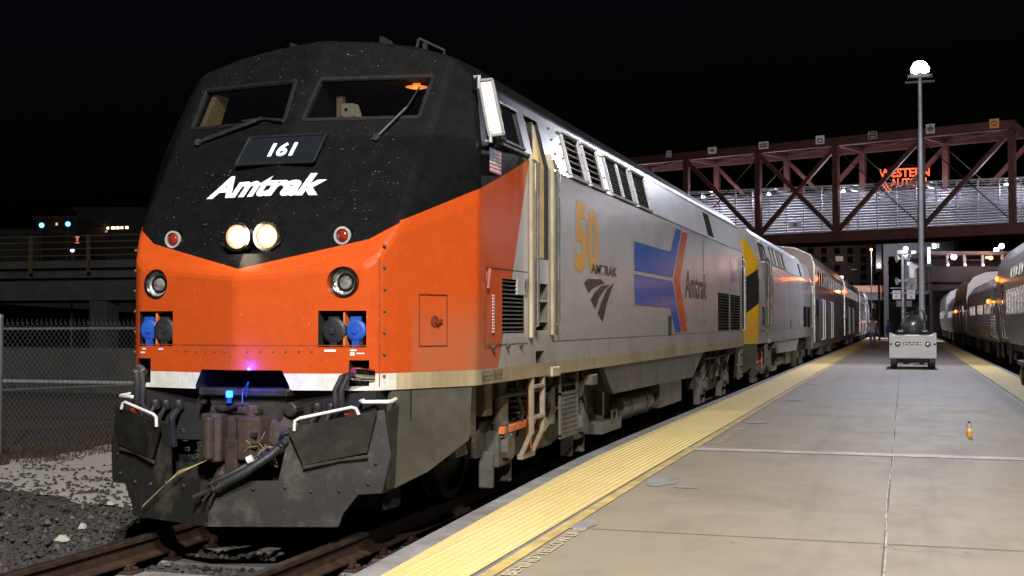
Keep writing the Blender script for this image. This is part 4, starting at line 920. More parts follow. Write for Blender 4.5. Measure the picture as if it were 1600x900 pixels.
def superliner(Y0, L, m, label, marker=None, rails=True, lit_doors=False):
    """bilevel coach; local y from its near end, x from the track centre"""
    t = thing('bilevel_coach', (-5, Y0, 0), label, 'railway coach', 'bilevel coaches behind the locomotives')
    pf = [(1.52, .62), (1.6, .9), (1.6, 4.0), (1.46, 4.38), (.85, 4.66), (0, 4.76)]
    full = pf+[(-x, z) for x, z in pf[-2::-1]]
    MB().prism([(x, 0, z) for x, z in full], (0, L, 0)).build('body', m, t, bevel=.03)
    MB().box(-1.2, 1.2, -.45, 0, .9, 4.1).build('gangway', DARK, t)
    er = MB()
    for (xa, za), (xb, zb) in zip(full[1:-1], full[2:-1]): er.bar((xa, -.012, za), (xb, -.012, zb), .06, .05)
    er.build('end_rim', STAIN, t)
    w = MB()
    for k in range(int((L-3)/1.55)): 
        MB().box(1.585, 1.606, 1.7+1.55*k, 2.9+1.55*k, 3.28, 3.82).build('window', WINM, t)
    for y in (1.2, 1.75, 2.3, 6.6, 7.3, 8.0, 13.2, 14.2, 15.2, 19.4, 20.6, 21.8):
        if y < L-1.2: MB().box(1.585, 1.606, y, y+.42, 1.95 if y < 3 else 1.42, 2.62 if y < 3 else 2.05).build('window', WINM, t)
    fr = MB()
    for k in range(int((L-3)/1.55)+1): fr.box(1.59, 1.612, 1.58+1.55*k, 1.64+1.55*k, 3.24, 3.86)
    for z in (3.24, 3.84): fr.box(1.59, 1.612, 1.55, 1.6+1.55*int((L-3)/1.55), z, z+.03)
    fr.build('window_trim', STAIN, t)
    for y in (4.6, 10.9):
        MB().box(1.58, 1.604, y, y+.9, .75, 2.75).build('door', m, t, bevel=.01)
        for yy in (y-.22, y+1.15):
            MB().tube([(1.6, yy, .95), (1.68, yy, .97), (1.68, yy, 2.65), (1.6, yy, 2.68)], .03, 8).build('grab_rail', WHITE, t, smooth=True)
        if lit_doors: MB().ball((1.63, y+.45, 1.75), .09, 8).build('door_lamp', DOORL, t)
        MB().box(1.2, 1.62, y+.05, y+.85, .30, .62).build('step', STEEL, t, bevel=.01)
    MB().box(-1.35, 1.35, 4.2, L-4.2, .32, .66).build('underframe', DARK, t)
    MB().box(1.3, 1.5, 5.2, 9.6, .30, .66).box(1.3, 1.5, 12.4, 16.5, .34, .66).build('equipment_box', STEEL, t, bevel=.02)
    for yc in (2.3, L-2.3):
        MB().box(1.05, 1.25, yc-1.5, yc+1.5, .38, .62).box(1.1, 1.35, yc-.3, yc+.3, .25, .8).build('truck_frame', STEEL, t, bevel=.02)
        for d in (-1.15, 1.15): wheel(t, yc+d, 1, .46)
    if marker:
        MB().lathe((1.61, .55, marker), (1, 0, 0), [(0, .13), (.05, .12), (.1, .06), (.11, .01)], 14).build('marker_lamp', MARK, t)
        lamp('marker_light', (-5+2.0, Y0+.5, marker), 22, (1, .2, .04), .06)
    return t
BR = coach_mat('brownish_stainless', (.21, .178, .172), .30, ((2.28, 2.78, (.09, .10, .25)),))
BR2 = coach_mat('brown_stainless_dark', (.15, .125, .115), .38, ((2.3, 2.75, (.08, .08, .16)),))
WS = coach_mat('bright_stainless_coach', (.66, .66, .70), .38, ((3.1, 3.16, (.35, .1, .1)),), .45)
superliner(50.4, 25.2, BR, 'brownish stainless bilevel coach with blue stripe and red marker lamp, right behind the second locomotive', 3.45)
superliner(76.4, 25.6, BR2, 'darker brown bilevel coach with red marker lamp, second coach behind the locomotives', 3.55)
superliner(103.0, 25.8, WS, 'pale brightly lit bilevel coach, third behind the locomotives', None, True, True)
superliner(129.4, 25.8, WS, 'pale brightly lit bilevel coach, fourth behind the locomotives', None, True, True)
superliner(155.8, 25.8, WS, 'pale bilevel coach at the far end of the left train', None, True, True)

def low_coach(Y0, L, pf, m, label, wins, fluted=None, doors=(), markers=(), roof=None):
    t = thing('passenger_coach', (4.82, Y0, 0), label, 'railway coach', 'single level coaches on the right track')
    full = pf+[(-x, z) for x, z in pf[-2::-1]]
    MB().prism([(-x, 0, z) for x, z in full], (0, L, 0)).build('body', m, t, bevel=.04)
    def sx(z):
        for (xa, za), (xb, zb) in zip(pf, pf[1:]):
            if za <= z <= zb: return xa+(xb-xa)*(z-za)/(zb-za)
        return pf[0][0]
    if fluted:
        f = MB(); z0, z1, n = fluted
        for k in range(n):
            z = z0+(z1-z0)*k/n; h = (z1-z0)/n
            f.prism([(-sx(z)+.0, .3, z), (-sx(z)-.035, .3, z+h*.3), (-sx(z)-.035, .3, z+h*.55), (-sx(z+h)+.0, .3, z+h*.9)], (0, L-.6, 0))
        f.build('fluted_siding', m, t)
    for (y0, y1, z0, z1) in wins:
        f = MB(); 
        MB().prism([(-sx(z0)-.008, y0, z0), (-sx(z0)-.008, y1, z0), (-sx(z1)-.008, y1, z1), (-sx(z1)-.008, y0, z1)], (.02, 0, 0)).build('window', WINM, t)
        for yy in (y0, y1): f.bar((-sx(z0)-.006, yy, z0-.03), (-sx(z1)-.006, yy, z1+.03), .05, .03)
        for zz in (z0, z1): f.bar((-sx(zz)-.006, y0, zz), (-sx(zz)-.006, y1, zz), .03, .05)
        f.build('window_frame', STAIN, t)
    for y0, y1 in doors:
        d = MB(); zt = 2.95
        for yy in (y0, y1): d.bar((-sx(1.0)-.004, yy, 1.0), (-sx(zt)-.004, yy, zt), .05, .03)
        d.bar((-sx(zt), y0, zt), (-sx(zt), y1, zt), .04, .04); d.build('door_frame', DARK, t)
        MB().prism([(-sx(2.2)-.006, y0+.25, 2.0), (-sx(2.2)-.006, y1-.25, 2.0), (-sx(2.7)-.006, y1-.25, 2.75), (-sx(2.7)-.006, y0+.25, 2.75)], (.02, 0, 0)).build('door_window', WINM, t)
        for yy in (y0-.12, y1+.12): MB().tube([(-sx(1.2), yy, 1.15), (-sx(1.2)-.08, yy, 1.2), (-sx(2.3)-.08, yy, 2.3), (-sx(2.3), yy, 2.35)], .02, 8).build('grab_rail', STAIN, t, smooth=True)
    MB().box(-1.2, 1.2, -.35, 0, 1.0, 3.3).box(-1.2, 1.2, L, L+.35, 1.0, 3.3).build('gangway', DARK, t)
    MB().box(-1.3, 1.3, .5, L-.5, .75, 1.0).build('underframe', DARK, t)
    MB().box(-1.40, -1.0, 7, 10.2, .38, .9).box(-1.40, -1.0, 13.5, 17.0, .42, .9).build('equipment_box', STEEL, t, bevel=.03)
    for yc in (2.6, L-2.6):
        MB().box(-1.28, -1.08, yc-1.6, yc+1.6, .42, .68).box(-1.36, -1.1, yc-.35, yc+.35, .28, .98).build('truck_frame', STEEL, t, bevel=.02)
        MB().cyl((-1.3, yc-.7, .6), (-1.3, yc-.7, 1.0), .10, 12).build('spring', STEEL, t); MB().cyl((-1.3, yc+.7, .6), (-1.3, yc+.7, 1.0), .10, 12).build('spring', STEEL, t)
        for d in (-1.25, 1.25): wheel(t, yc+d, -1, .46)
    for y in (.9, L-.9):
        MB().prism([(-1.50, y-.35, 1.0), (-1.50, y+.35, 1.0), (-1.46, y+.25, .42), (-1.46, y-.25, .42)], (.05, 0, 0)).build('step', STEEL, t, bevel=.01)
    for (y, z, c) in markers:
        MB().lathe((-sx(z)-.01, y, z), (-1, 0, 0), [(0, .10), (.05, .09), (.1, .05), (.11, .01)], 14).build('marker_lamp', c, t)
        lamp('marker_light', (4.82-sx(z)-.4, Y0+y, z), 6, (1, .36, .06), .05)
    return t
VI = coach_mat('grey_stainless_smooth', (.22, .205, .20), .33); AM = coach_mat('fluted_stainless', (.34, .31, .30), .27, (), .85); BG = coach_mat('lilac_grey_stainless', (.32, .30, .33), .36, (), .7)
vp = [(1.42, .98), (1.60, 1.62), (1.60, 3.05), (1.52, 3.75), (1.2, 4.22), (.6, 4.46), (0, 4.52)]
low_coach(11.6, 10.4, vp, VI, 'short grey unseen car ahead of the right train, added to cast a shadow on the platform', [(2+1.3*k, 3+1.3*k, 1.98, 2.72) for k in range(5)], None, (), ())  # out of view; length chosen for the shadow it throws on the platform
low_coach(22.6, 25.8, vp, VI, 'smooth sided tall grey coach nearest the camera on the right track', [(1.2+1.05*k, 1.95+1.05*k, 1.98, 2.72) for k in range(19)]+[(1.2+1.9*k, 2.3+1.9*k, 3.12, 3.4) for k in range(10)], None, ((22.4, 23.3),), ((25.0, 3.25, MARKA),))
ap = [(1.50, .95), (1.60, 1.5), (1.60, 2.5), (1.50, 3.1), (1.22, 3.52), (.7, 3.78), (0, 3.86)]
low_coach(49.0, 22.6, ap, AM, 'low round roofed coach with fluted stainless side, second on the right track', [(2.4+1.0*k, 3.1+1.0*k, 2.05, 2.42) for k in range(4)]+[(14+.9*k, 14.6+.9*k, 2.05, 2.42) for k in range(5)]+[(8+.9*k, 8.6+.9*k, 2.05, 2.42) for k in range(4)], (1.05, 1.95, 8), ((.6, 1.4), (20.9, 21.7)), ((3.4, 2.52, MARKA),))
low_coach(72.2, 15.6, vp, BG, 'lilac grey baggage car with tall doors behind the fluted coach', [(3, 3.5, 2.1, 2.6)], (1.0, 1.6, 5), ((1.0, 2.3), (6.5, 8.3), (12, 13.8)), ((13.5, 2.4, MARKA),))
low_coach(88.4, 17.5, ap, BG, 'lower grey car behind the baggage car on the right track', [(3+1.2*k, 3.8+1.2*k, 2.05, 2.45) for k in range(8)], None, ((1, 2), (14, 15)), ())
low_coach(106.6, 24, vp, WS, 'pale far coach at the end of the right train, lit white along its roof', [(3+1.4*k, 4+1.4*k, 2.05, 2.6) for k in range(12)], None, ((1, 2), (21, 22)), ())

# ------------------------------------------------------------------ red truss footbridge with louvred walls
P0 = Vector((-4.538, 77.218, 0)); bd = Vector((-.931, .365, 0)); bn = Vector((.365, .931, 0))
br = thing('footbridge', P0, 'dark red steel truss footbridge with lit louvred walls crossing over both tracks', 'footbridge', rz=math.atan2(bd.y, bd.x))
def Q(s, o, z): return Vector((s, -o, z))       # along, away from the camera, up (local: x along bd, -y along bn)
REDS = mat('dark_red_truss_paint', (.088, .025, .021), .6, .1, .3, 1.2, .1, (.09, .03, .025), .5)
posts = [25.6, 20.35, 15.0, 9.71, 4.48, -.72, -5.96, -11.05]; S0, S1 = 31.0, -16.4
ZB, ZT = 6.85, 12.62
for off in (0, 4):
    MB().bar(Q(posts[0], off, ZT), Q(posts[-1]-.2, off, ZT), .4, .52).build('top_chord', REDS, br, bevel=.02)
    bcm = MB().bar(Q(S0, off, ZB), Q(S1, off, ZB), .4, .54)
    for k in range(int((S0-S1)/1.05)): bcm.bar(Q(S0-.5-1.05*k, off-.215, ZB-.22), Q(S0-.5-1.05*k, off-.215, ZB+.22), .05, .03)
    bcm.bar(Q(S0, off-.22, ZB-.27), Q(S1, off-.22, ZB-.27), .14, .06); bcm.bar(Q(S0, off-.22, ZB+.27), Q(S1, off-.22, ZB+.27), .14, .05)
    bcm.build('bottom_chord', REDS, br)
    for s in posts: MB().bar(Q(s, off, ZB+.28), Q(s, off, ZT-.27), .36, .34, up=(0, 1, 0)).build('post', REDS, br, bevel=.015)
    dg_ = [(posts[-1], posts[-2]), (posts[-2], posts[-3]), (posts[-3], posts[-4]), (posts[3], posts[4]), (posts[2], posts[3]), (posts[1], posts[2]), (posts[4], posts[5])]
    for a, b_ in dg_: MB().bar(Q(a, off, ZT-.3), Q(b_, off, ZB+.3), .24, .24).build('diagonal', REDS, br)
    MB().bar(Q(posts[-1]-.15, off, ZT), Q(S1+.2, off, ZB+.2), .36, .34).build('end_post', REDS, br)
    for a, b_ in ((posts[5], posts[6]), (posts[4], posts[3]), (posts[6], posts[7])):
        MB().tube([Q(a, off+.05, ZT-.4), Q(b_, off+.05, ZB+.4)], .035, 5).build('tie_rod', STEEL, br)
for i, s in enumerate(posts):
    MB().bar(Q(s, .2, ZT-.12), Q(s, 3.8, ZT-.12), .22, .22).build('cross_beam', REDS, br)
    if i < len(posts)-1: MB().bar(Q(s, .2, ZT-.1), Q(posts[i+1], 3.8, ZT-.1), .10, .10).bar(Q(posts[i+1], .2, ZT-.12), Q(s, 3.8, ZT-.12), .10, .10).build('roof_brace', REDS, br)
MB().box(S1, S0, -3.9, -.1, 6.98, 7.12).build('deck', CONC, br)
alu = mat('pale_grey_louvre', (.52, .52, .56), .45, .3, .15, 2, 0)
zt = lambda s: 9.87+.028*s
for off in (.35, 3.6):
    lv = MB(); N = 17
    for k in range(N):
        f = k/(N-1); z0, z1 = 7.25+(zt(S1)-7.25)*f, 7.25+(zt(S0)-7.25)*f
        a_, b_ = (.02, -.02) if off < 1 else (-.05, .06)
        lv.prism([Q(S1, off-.06, z0+a_), Q(S1, off-.06, z0+a_+.016), Q(S1, off+.06, z0+b_+.016), Q(S1, off+.06, z0+b_)], Q(S0, 0, z1)-Q(S1, 0, z0), 0)
    lv.build('louvre_wall', alu, br)
    if off < 1:
        ps = MB()
        for k in range(40):
            s = S1+.3+1.18*k
            if s < S0: ps.bar(Q(s, off+.07, 7.1), Q(s, off+.07, zt(s)+.1), .075, .06, up=(0, 1, 0))
        ps.bar(Q(S1, off, zt(S1)+.14), Q(S0, off, zt(S0)+.14), .10, .08); ps.build('louvre_post', alu, br)
rb = MB()
for k in range(10):
    s = S1+1+4.7*k
    rb.bar(Q(s, .4, zt(s)-.05), Q(s, 3.6, zt(s)-.05), .10, .14)
rb.build('lamp_beam', alu, br)
for s in (23.5, 18.6, 13.9, 8.89, 4.13, -.87, -5.63, -10.51, -15.3):
    MB().ball(Q(s, .72, zt(s)-.16), .125, 12, 0, .8).build('walkway_lamp', glow('lit_walkway_lamp', (.95, .90, 1), 16), br, smooth=True)
    p = br.matrix_basis @ Q(s, 2.0, zt(s)-.35); lamp('walkway_light', p, 330, (.88, .85, 1), .25)
for s in (-13.5,): MB().box(s-.6, s+.6, -3.2, -.8, -.3, 6.5).build('pier', CONC, br)
for s in (29,): MB().box(s-.6, s+.6, -3.2, -.8, -.3, 6.5).build('pier', CONC, br)
# heralds hung on the top chord
def herald(s, w, h, label, ground_, draw, zc=12.8):
    p = br.matrix_basis.translation+bd*s-bn*.26; t = thing('herald_sign', (p.x, p.y, zc), label, 'sign', 'railway heralds along the footbridge', math.atan2(-bd.y, -bd.x))
    MB().box(-w/2, w/2, 0, .03, -h/2, h/2).build('panel', ground_, t)
    draw(t, w, h); return t
wp = mat('white_sign', (.78, .76, .78), .5, 0, .08); pu = mat('purple_ink', (.16, .08, .25), .5); bk = mat('black_ink', (.012, .012, .014), .5); rd = mat('maroon_ink', (.32, .04, .07), .5); go = mat('ochre_ink', (.40, .25, .07), .5); og = mat('orange_sign', (.75, .36, .10), .5, 0, .1)
def fl(t, pts, m, y=-.004, name='emblem'): return MB().quad([(x, y, z) for x, z in pts]).build(name, m, t)
def ring(t, r0, r1, m, y=-.004):
    q = MB(); n = 28
    q.add([(r*math.cos(6.2832*k/n), y, r*math.sin(6.2832*k/n)) for k in range(n) for r in (r0, r1)], [(2*k, 2*k+1, (2*k+3) % (2*n), (2*k+2) % (2*n)) for k in range(n)]); return q.build('emblem', m, t)
def tx(t, s, x0, x1, z0, z1, m, y=-.008): return text('sign_lettering', s, lambda u, v: (x0+(x1-x0)*u, y, z0+(z1-z0)*v), m, t, offset=.01)
def d1(t, w, h):
    for a in (.80, .45): fl(t, [(-w/2*a, -h/2*a), (w/2*a, -h/2*a), (w/2*a, h/2*a), (-w/2*a, h/2*a)], pu if a > .5 else wp, -.004 if a > .5 else -.007)
    fl(t, [(-w*.04, -h*.4), (w*.04, -h*.4), (w*.04, h*.4), (-w*.04, h*.4)], pu, -.010)
def d2(t, w, h): fl(t, [(-w*.36, 0), (0, -h*.28), (w*.36, 0), (0, h*.28)], go); fl(t, [(-w*.2, -h*.03), (w*.2, -h*.03), (w*.2, h*.03), (-w*.2, h*.03)], bk, -.007)
def d3(t, w, h):
    fl(t, [(-w*.42, -h*.3), (-w*.1, -h*.26), (0, -h*.34), (w*.1, -h*.26), (w*.42, -h*.3), (w*.36, 0), (w*.42, h*.3), (w*.1, h*.26), (0, h*.34), (-w*.1, h*.26), (-w*.42, h*.3), (-w*.36, 0)], rd); tx(t, 'FRISCO', -w*.32, w*.32, -h*.12, h*.12, wp)
def d4(t, w, h): fl(t, [(-w*.25, -h*.36), (w*.36, -h*.36), (w*.28, h*.16), (-w*.34, h*.16)], pu); fl(t, [(-w*.15, -h*.22), (w*.2, -h*.22), (w*.2, h*.02), (-w*.15, h*.02)], wp, -.007)
def d5(t, w, h):
    for a, m_, y in ((.9, wp, -.004), (.8, bk, -.007)): fl(t, [(-w/2*a, -h/2*a), (w/2*a, -h/2*a), (w/2*a, h/2*a), (-w/2*a, h/2*a)], m_, y)
    tx(t, 'Burlington', -w*.34, w*.34, .01, h*.27, wp, -.012); tx(t, 'Route', -w*.22, w*.22, -h*.27, -.02, wp, -.012)
def d6(t, w, h): ring(t, .17, .21, bk); ring(t, .05, .13, bk); fl(t, [(-.19, -.02), (.19, -.02), (.19, .02), (-.19, .02)], bk, -.007)
def d7(t, w, h): fl(t, [(-w*.36, .04), (-w*.1, h*.32), (w*.3, h*.2), (w*.36, -h*.1), (w*.1, -h*.34), (-w*.3, -h*.12)], rd); fl(t, [(-w*.2, -.04), (w*.24, -.06), (w*.22, .06), (-w*.22, .07)], og, -.007)
herald(10.93, .40, .42, 'small purple and white square sign at the left end of the bridge top', wp, d1, 12.85)
herald(7.64, .62, .44, 'white sign with an ochre diamond on the bridge top chord', wp, d2)
herald(3.97, .66, .46, 'white sign with a maroon shield shaped plate on the bridge top chord', wp, d3)
herald(.18, .56, .52, 'white sign with a slanted purple block on the bridge top chord', wp, d4)
herald(-3.15, .58, .48, 'black bordered sign with white words on the bridge top chord', bk, d5, 12.76)
herald(-6.6, .50, .54, 'white sign with a round black ring emblem right of the light pole', wp, d6)
herald(-10.19, .52, .52, 'orange sign with a maroon shape near the right end of the bridge', og, d7, 12.74)
for s, z in ((-1.35, 7.45), (2.05, 7.55)):
    p = br.matrix_basis.translation+bd*s+bn*.15
    t = thing('notice_board', (p.x, p.y, z), 'small pale notice on the louvres left of the light pole' if s < 0 else 'small white notice with dark marks on the louvres at the left', 'sign', None, math.atan2(-bd.y, -bd.x))
    MB().box(-.2 if s < 0 else -.4, .2 if s < 0 else .4, 0, .03, 0, .42 if s < 0 else .34).build('panel', wp, t); MB().box(-.03, .03, .005, .03, -.4, 0).build('stem', alu, t)
    MB().box(-.13, .13, -.006, -.003, .08, .30).build('marking', mat('grey_ink', (.3, .25, .28), .6), t)

# ------------------------------------------------------------------ neon roof sign beyond the bridge
nb_ = at_depth(1412, 268, 240)
ns = thing('neon_sign', (nb_.x, nb_.y, 26), 'red and orange neon sign on a dark roof seen over the bridge louvres', 'sign', None, TH*.0)
NEON = glow('lit_red_neon', (1, .17, .06), 4.2); NEON2 = glow('lit_orange_neon', (1, .30, .12), 6)
zW0, zW1 = 3.95, 5.6
for s, x0, x1, z0, z1 in (('WESTERN', -4.55, 4.75, zW0, zW1), ('AUTO', -2.5, 2.5, 2.1, 3.65)):
    text('letter_face', s, lambda u, v, a=(x0, x1, z0, z1): (a[0]+(a[1]-a[0])*u, .12, a[2]+(a[3]-a[2])*v), glow('dim_red_letter_face', (.9, .05, .02), .35), ns, offset=.0)
    text('neon_word', s, lambda u, v, a=(x0, x1, z0, z1): (a[0]+(a[1]-a[0])*u, 0, a[2]+(a[3]-a[2])*v), NEON, ns, offset=.0, outline=.011, keep_depth=.8)
for r in (3.55, 4.1):
    for s in (1, -1): MB().tube([(s*r*math.cos(a), 0, 3.8+r*.9*math.sin(a)) for a in [-.05-.1*k for k in range(9)]], .075, 6).build('neon_arc', NEON, ns)
MB().tube([(3.3*math.cos(a), .3, 4.9+1.5*math.sin(a)) for a in [math.pi*k/20 for k in range(21)]], .10, 6).build('sign_arch', mat('sign_arch_red', (.14, .05, .04), .6, 0, .1, 3, 0, None, 0, (.5, .05, .02), .05), ns)
fm = MB()
for x in (-4, -2, 0, 2, 4): fm.box(x-.06, x+.06, .2, .3, -1, 4.5)
for z in (.5, 2.4, 4.4): fm.box(-4.6, 4.6, .3, .36, z, z+.1)
fm.build('sign_frame', DARK, ns)
far_block(1322, 1500, 300, 243, 20, nightb, 'tall dark building carrying the neon roof sign')
# brick apartment block behind the left train
wins = []
rb_ = random.Random(4)
for r in range(5):
    for c_ in range(6): wins.append((1264+20.5*c_, 388+13.5*r, 1271+20.5*c_, 396+13.5*r, (.5, .45, .4), 0))
wins += [(1306, 400, 1318, 408, (1, .75, .5), .12), (1311, 431, 1318, 436, (.8, .9, 1), 2.2), (1330, 420, 1339, 422, (1, .6, .4), .08)]
wins = [w for i, w in enumerate(wins) if i >= 30 or not any(abs(w[0]-v[0]) < 9 and abs(w[1]-v[1]) < 9 for v in wins[30:])]
far_block(1240, 1392, 372, 160, 25, mat('dim_brick', (.16, .10, .085), .9, 0, .3, 3, .2), 'dim brick apartment block behind the left train, under the bridge', wins)
# road overpass under the bridge
def P(px, py, d): return at_depth(px, py, d)
a, b_ = P(1320, 470, 122), P(1640, 470, 122)
ov = thing('overpass', (a.x, a.y, -.3), 'concrete road overpass with a brown parapet crossing beyond the platform', 'overpass', None, math.atan2(b_.y-a.y, b_.x-a.x))
w = (b_-a).length
MB().box(-6, w, 0, 8, 4.2, 5.05).build('deck', dk, ov); MB().box(-6, w, -.15, 0, 4.95, 5.55).build('parapet', mat('brown_parapet', (.26, .15, .08), .7, 0, .2, 1), ov)
rl = MB()
for k in range(24): rl.box(-5+1.4*k, -4.93+1.4*k, -.19, -.155, 4.9, 5.6)
rl.box(-6, w, -.19, -.155, 5.55, 5.62); rl.build('railing', mat('brown_rail', (.20, .12, .07), .6), ov)
for x in (7.3, 15.5): MB().box(x-.5, x+.5, 2, 3, 0, 4.2).build('column', dk, ov)
p = P(1362, 440, 120); lamp('sodium_street_light', (p.x, p.y-1.5, 7.2), 260, (1, .42, .10), .2)
p = P(1470, 440, 119); lamp('street_light', (p.x+4, p.y-4, 6.5), 40, (.95, .85, .85), .2)
# black stair tower standing at the platform end
a = P(1388, 400, 92)
tw = thing('stair_tower', (a.x, a.y, .2), 'tall black tower behind the loudspeaker pole, reaching up to the bridge', 'tower')
MB().box(0, 1.15, 0, 2.5, 0, 6.4).build('wall', DARK, tw); MB().box(1.2, 2.9, 1.0, 2.4, 0, 3.6).build('annex', mat('grey_green_panel', (.025, .028, .028), .8), tw); MB().box(-.05, 1.2, -.05, 2.5, 5.9, 6.0).box(-.05, 1.2, -.05, 2.5, 2.9, 2.96).build('trim', STEEL, tw)
a = P(1422, 470, 118); hs = thing('stair_block', (a.x, a.y, .2), 'dark glazed stair block beyond the light pole with lit windows', 'building', None, 0)
MB().box(-2.4, 4.0, 0, 4, 0, 9.4).build('wall', mat('dark_panel', (.014, .014, .016), .8), hs)
for (x0, y0, x1, y1, es) in ((1456, 381, 1463, 389, 1.5), (1464.5, 381, 1467, 388, .5), (1457, 397, 1463, 403, .9), (1464, 398, 1467, 402, .5), (1459, 409, 1462, 414, .5), (1464, 409, 1468, 414, .6), (1463, 438, 1467, 444, .8), (1424, 392, 1431, 403, .05), (1418, 404, 1432, 414, .08)):
    q0, q1 = P(x0, y1, 118), P(x1, y0, 118)
    MB().box(q0.x-a.x, q1.x-a.x, -.10, -.04, q0.z-.2, q1.z-.2).build('window', glow('pane_%g' % es, (.95, .92, .85), es*.5), hs)
# hanging canopy column lit white, and its lamp
def lit_column(px0, px1, py0, py1, d, label):
    a, b_ = P(px0, py1, d), P(px1, py0, d); t = thing('canopy_column', (a.x, a.y, .2), label, 'column')
    h0, h1 = a.z-.2, b_.z-.2; w = b_.x-a.x
    MB().box(0, w, 0, .5, h0, h1).build('shaft', mat('pale_column', (.55, .56, .58), .6), t); MB().box(-.1, w+.1, -.1, .6, h0-.25, h0-.005).box(w*.3, w*.7, .15, .35, 0, h0-.25).build('base', DARK, t)
    MB().ball((w*.5, -.22, h0+.25), .12, 10).build('lamp', glow('lit_column_lamp', (.95, .95, 1), 8), t); p = Vector((a.x+w*.5, a.y-.6, a.z+.35)); lamp('column_light', p, 9, (.95, .95, 1), .1)
lit_column(1369, 1377, 382, 420, 100, 'white lit hanging column under the bridge, left of the black tower')
lit_column(1449, 1454, 386, 412, 100, 'white lit narrow column just right of the tall light pole')
street_light(1361, 390, 112, .13, (1, .30, .10), 5, 'orange lit lamp on a short post left of the white lit column')
def pane_light(px, py, d, w, h, col, es, label, nm='lit_window'): pass
# elevated concourse on the right with roof, posts and lamps
a, b_ = P(1455, 440, 108), P(1660, 440, 108)
cc = thing('concourse', (a.x, a.y, .2), 'raised concrete concourse with flat roof and lit white posts at the right', 'building', None, math.atan2(b_.y-a.y, b_.x-a.x)); w = (b_-a).length
zz = lambda py: P(1500, py, 108).z-.2
MB().box(0, w, 0, 6, zz(441), zz(416)).box(0, w, .3, 6, zz(452), zz(443)).build('deck', dk, cc); MB().box(-.5, w, -.6, 6.5, zz(398), zz(393)).build('roof', mat('tan_roof_edge', (.26, .21, .19), .7), cc)
rl = MB(); rl.box(0, w, -.05, 0, zz(407), zz(406)); rl.build('railing', STEEL, cc)
MB().box(0, w, 5.9, 6, zz(416), zz(398)).build('back_wall', nightb, cc)
for px in (1481, 1508, 1536, 1567, 1594):
    x = (px-1455)/(1660-1455)*w; MB().box(x-.10, x+.10, -.05, .15, zz(416), zz(398)).build('post', mat('pale_post', (.6, .58, .62), .5), cc)
    MB().ball((x, -.14, zz(414)), .10, 8).build('post_lamp', glow('lit_post_lamp', (.85, .75, 1), 3), cc)
for px, py, r, c_, es in ((1493, 400, .26, (1, .68, .80), 9), (1551, 402, .18, (1, .42, .10), 7), (1545, 401, .11, (1, .7, .8), 5)):
    x = (px-1455)/(1660-1455)*w; MB().ball((x, .35, zz(py)-.05), r, 10).build('ceiling_lamp', glow('conc_%.2f_%g' % (c_[2], es), c_, es), cc, smooth=True)
    q = P(px, py+3, 106.5); lamp('concourse_light', (q.x, q.y-.6, q.z-.3), 90, c_, .1)
for px, py, r, lb in ((1556.5, 391, .26, 'white floodlight high above the concourse, lower of the two bright ones'), (1565, 384.5, .26, 'white floodlight high above the concourse, upper of the two bright ones'), (1551.5, 394, .09, 'small white lamp just left of the two floodlights above the concourse')):
    street_light(px, py, 125, r, (.95, .88, 1), 14, lb, 'floodlights above the concourse')

# ------------------------------------------------------------------ platform furniture
lp = thing('light_pole', (.60, 46.1, .2), 'tall grey light pole with one blazing white floodlight behind the white tank cart', 'light pole')
MB().cyl((0, 0, 0), (0, 0, 10.2), .112, 16, 0, .065).lathe((0, 0, 0), (0, 0, 1), [(0, .3), (.05, .3), (.06, .16), (.3, .15)], 16).build('pole', mat('grey_painted_pole', (.36, .37, .42), .5, .2, .15, 3), lp, smooth=True)
MB().box(-.5, .5, -.04, .04, 10.02, 10.09).box(-.42, .42, -.12, .12, 10.2, 10.3).build('cross_arm', GRIME, lp)
for x in (-.16, .17):
    h = MB().box(x-.17, x+.17, -.12, .16, 10.32, 10.62).build('floodlight', GRIME, lp, bevel=.03)
    MB().lathe((x, -.13, 10.47), (0, -1, -.35), [(0, .155), (.03, .14), (.06, .09), (.075, .01)], 18).build('lens', glow('lit_floodlight', (.92, .92, 1), 60), h, smooth=True)
MB().ball((0, 0, 10.58), .27, 20, 0, .85).build('lamp_glare_ball', glow('lit_floodlight_glare', (.9, .9, 1), 40), lp, smooth=True)  # white ball stands in for the round glare about the floodlights
street_light(1346, 437, 228, .55, (.88, .90, 1), 25, 'bright white lamp on a pole beyond the left train')

sp = thing('speaker_pole', (-.06, 65.0, .2), 'slim white pole with round loudspeakers and platform signs behind the tank cart', 'loudspeaker pole')
pw = mat('pale_lilac_pole', (.62, .57, .62), .5)
MB().cyl((0, 0, 0), (0, 0, 4.75), .07, 12).build('pole', pw, sp, smooth=True)
for z in (4.72, 3.58):
    for s in (1, -1):
        MB().lathe((s*.10, -.06, z), (s*.9, -.35, -.15), [(0, .05), (.08, .08), (.2, .20), (.21, .205), (.2, .16), (.09, .05)], 16).build('loudspeaker', mat('white_speaker', (.78, .76, .80), .5), sp, smooth=True)
MB().box(-.26, .26, -.05, .05, 4.92, 5.12).box(-.04, .04, -.04, .04, 4.7, 4.95).build('lamp_housing', pw, sp, bevel=.02)
MB().ball((.16, -.08, 5.18), .12, 10).build('lamp', glow('lit_speaker_pole_lamp', (.95, .92, 1), 10), sp, smooth=True); lamp('speaker_pole_light', (.1, 64.2, 5.6), 30, (.95, .92, 1), .1)
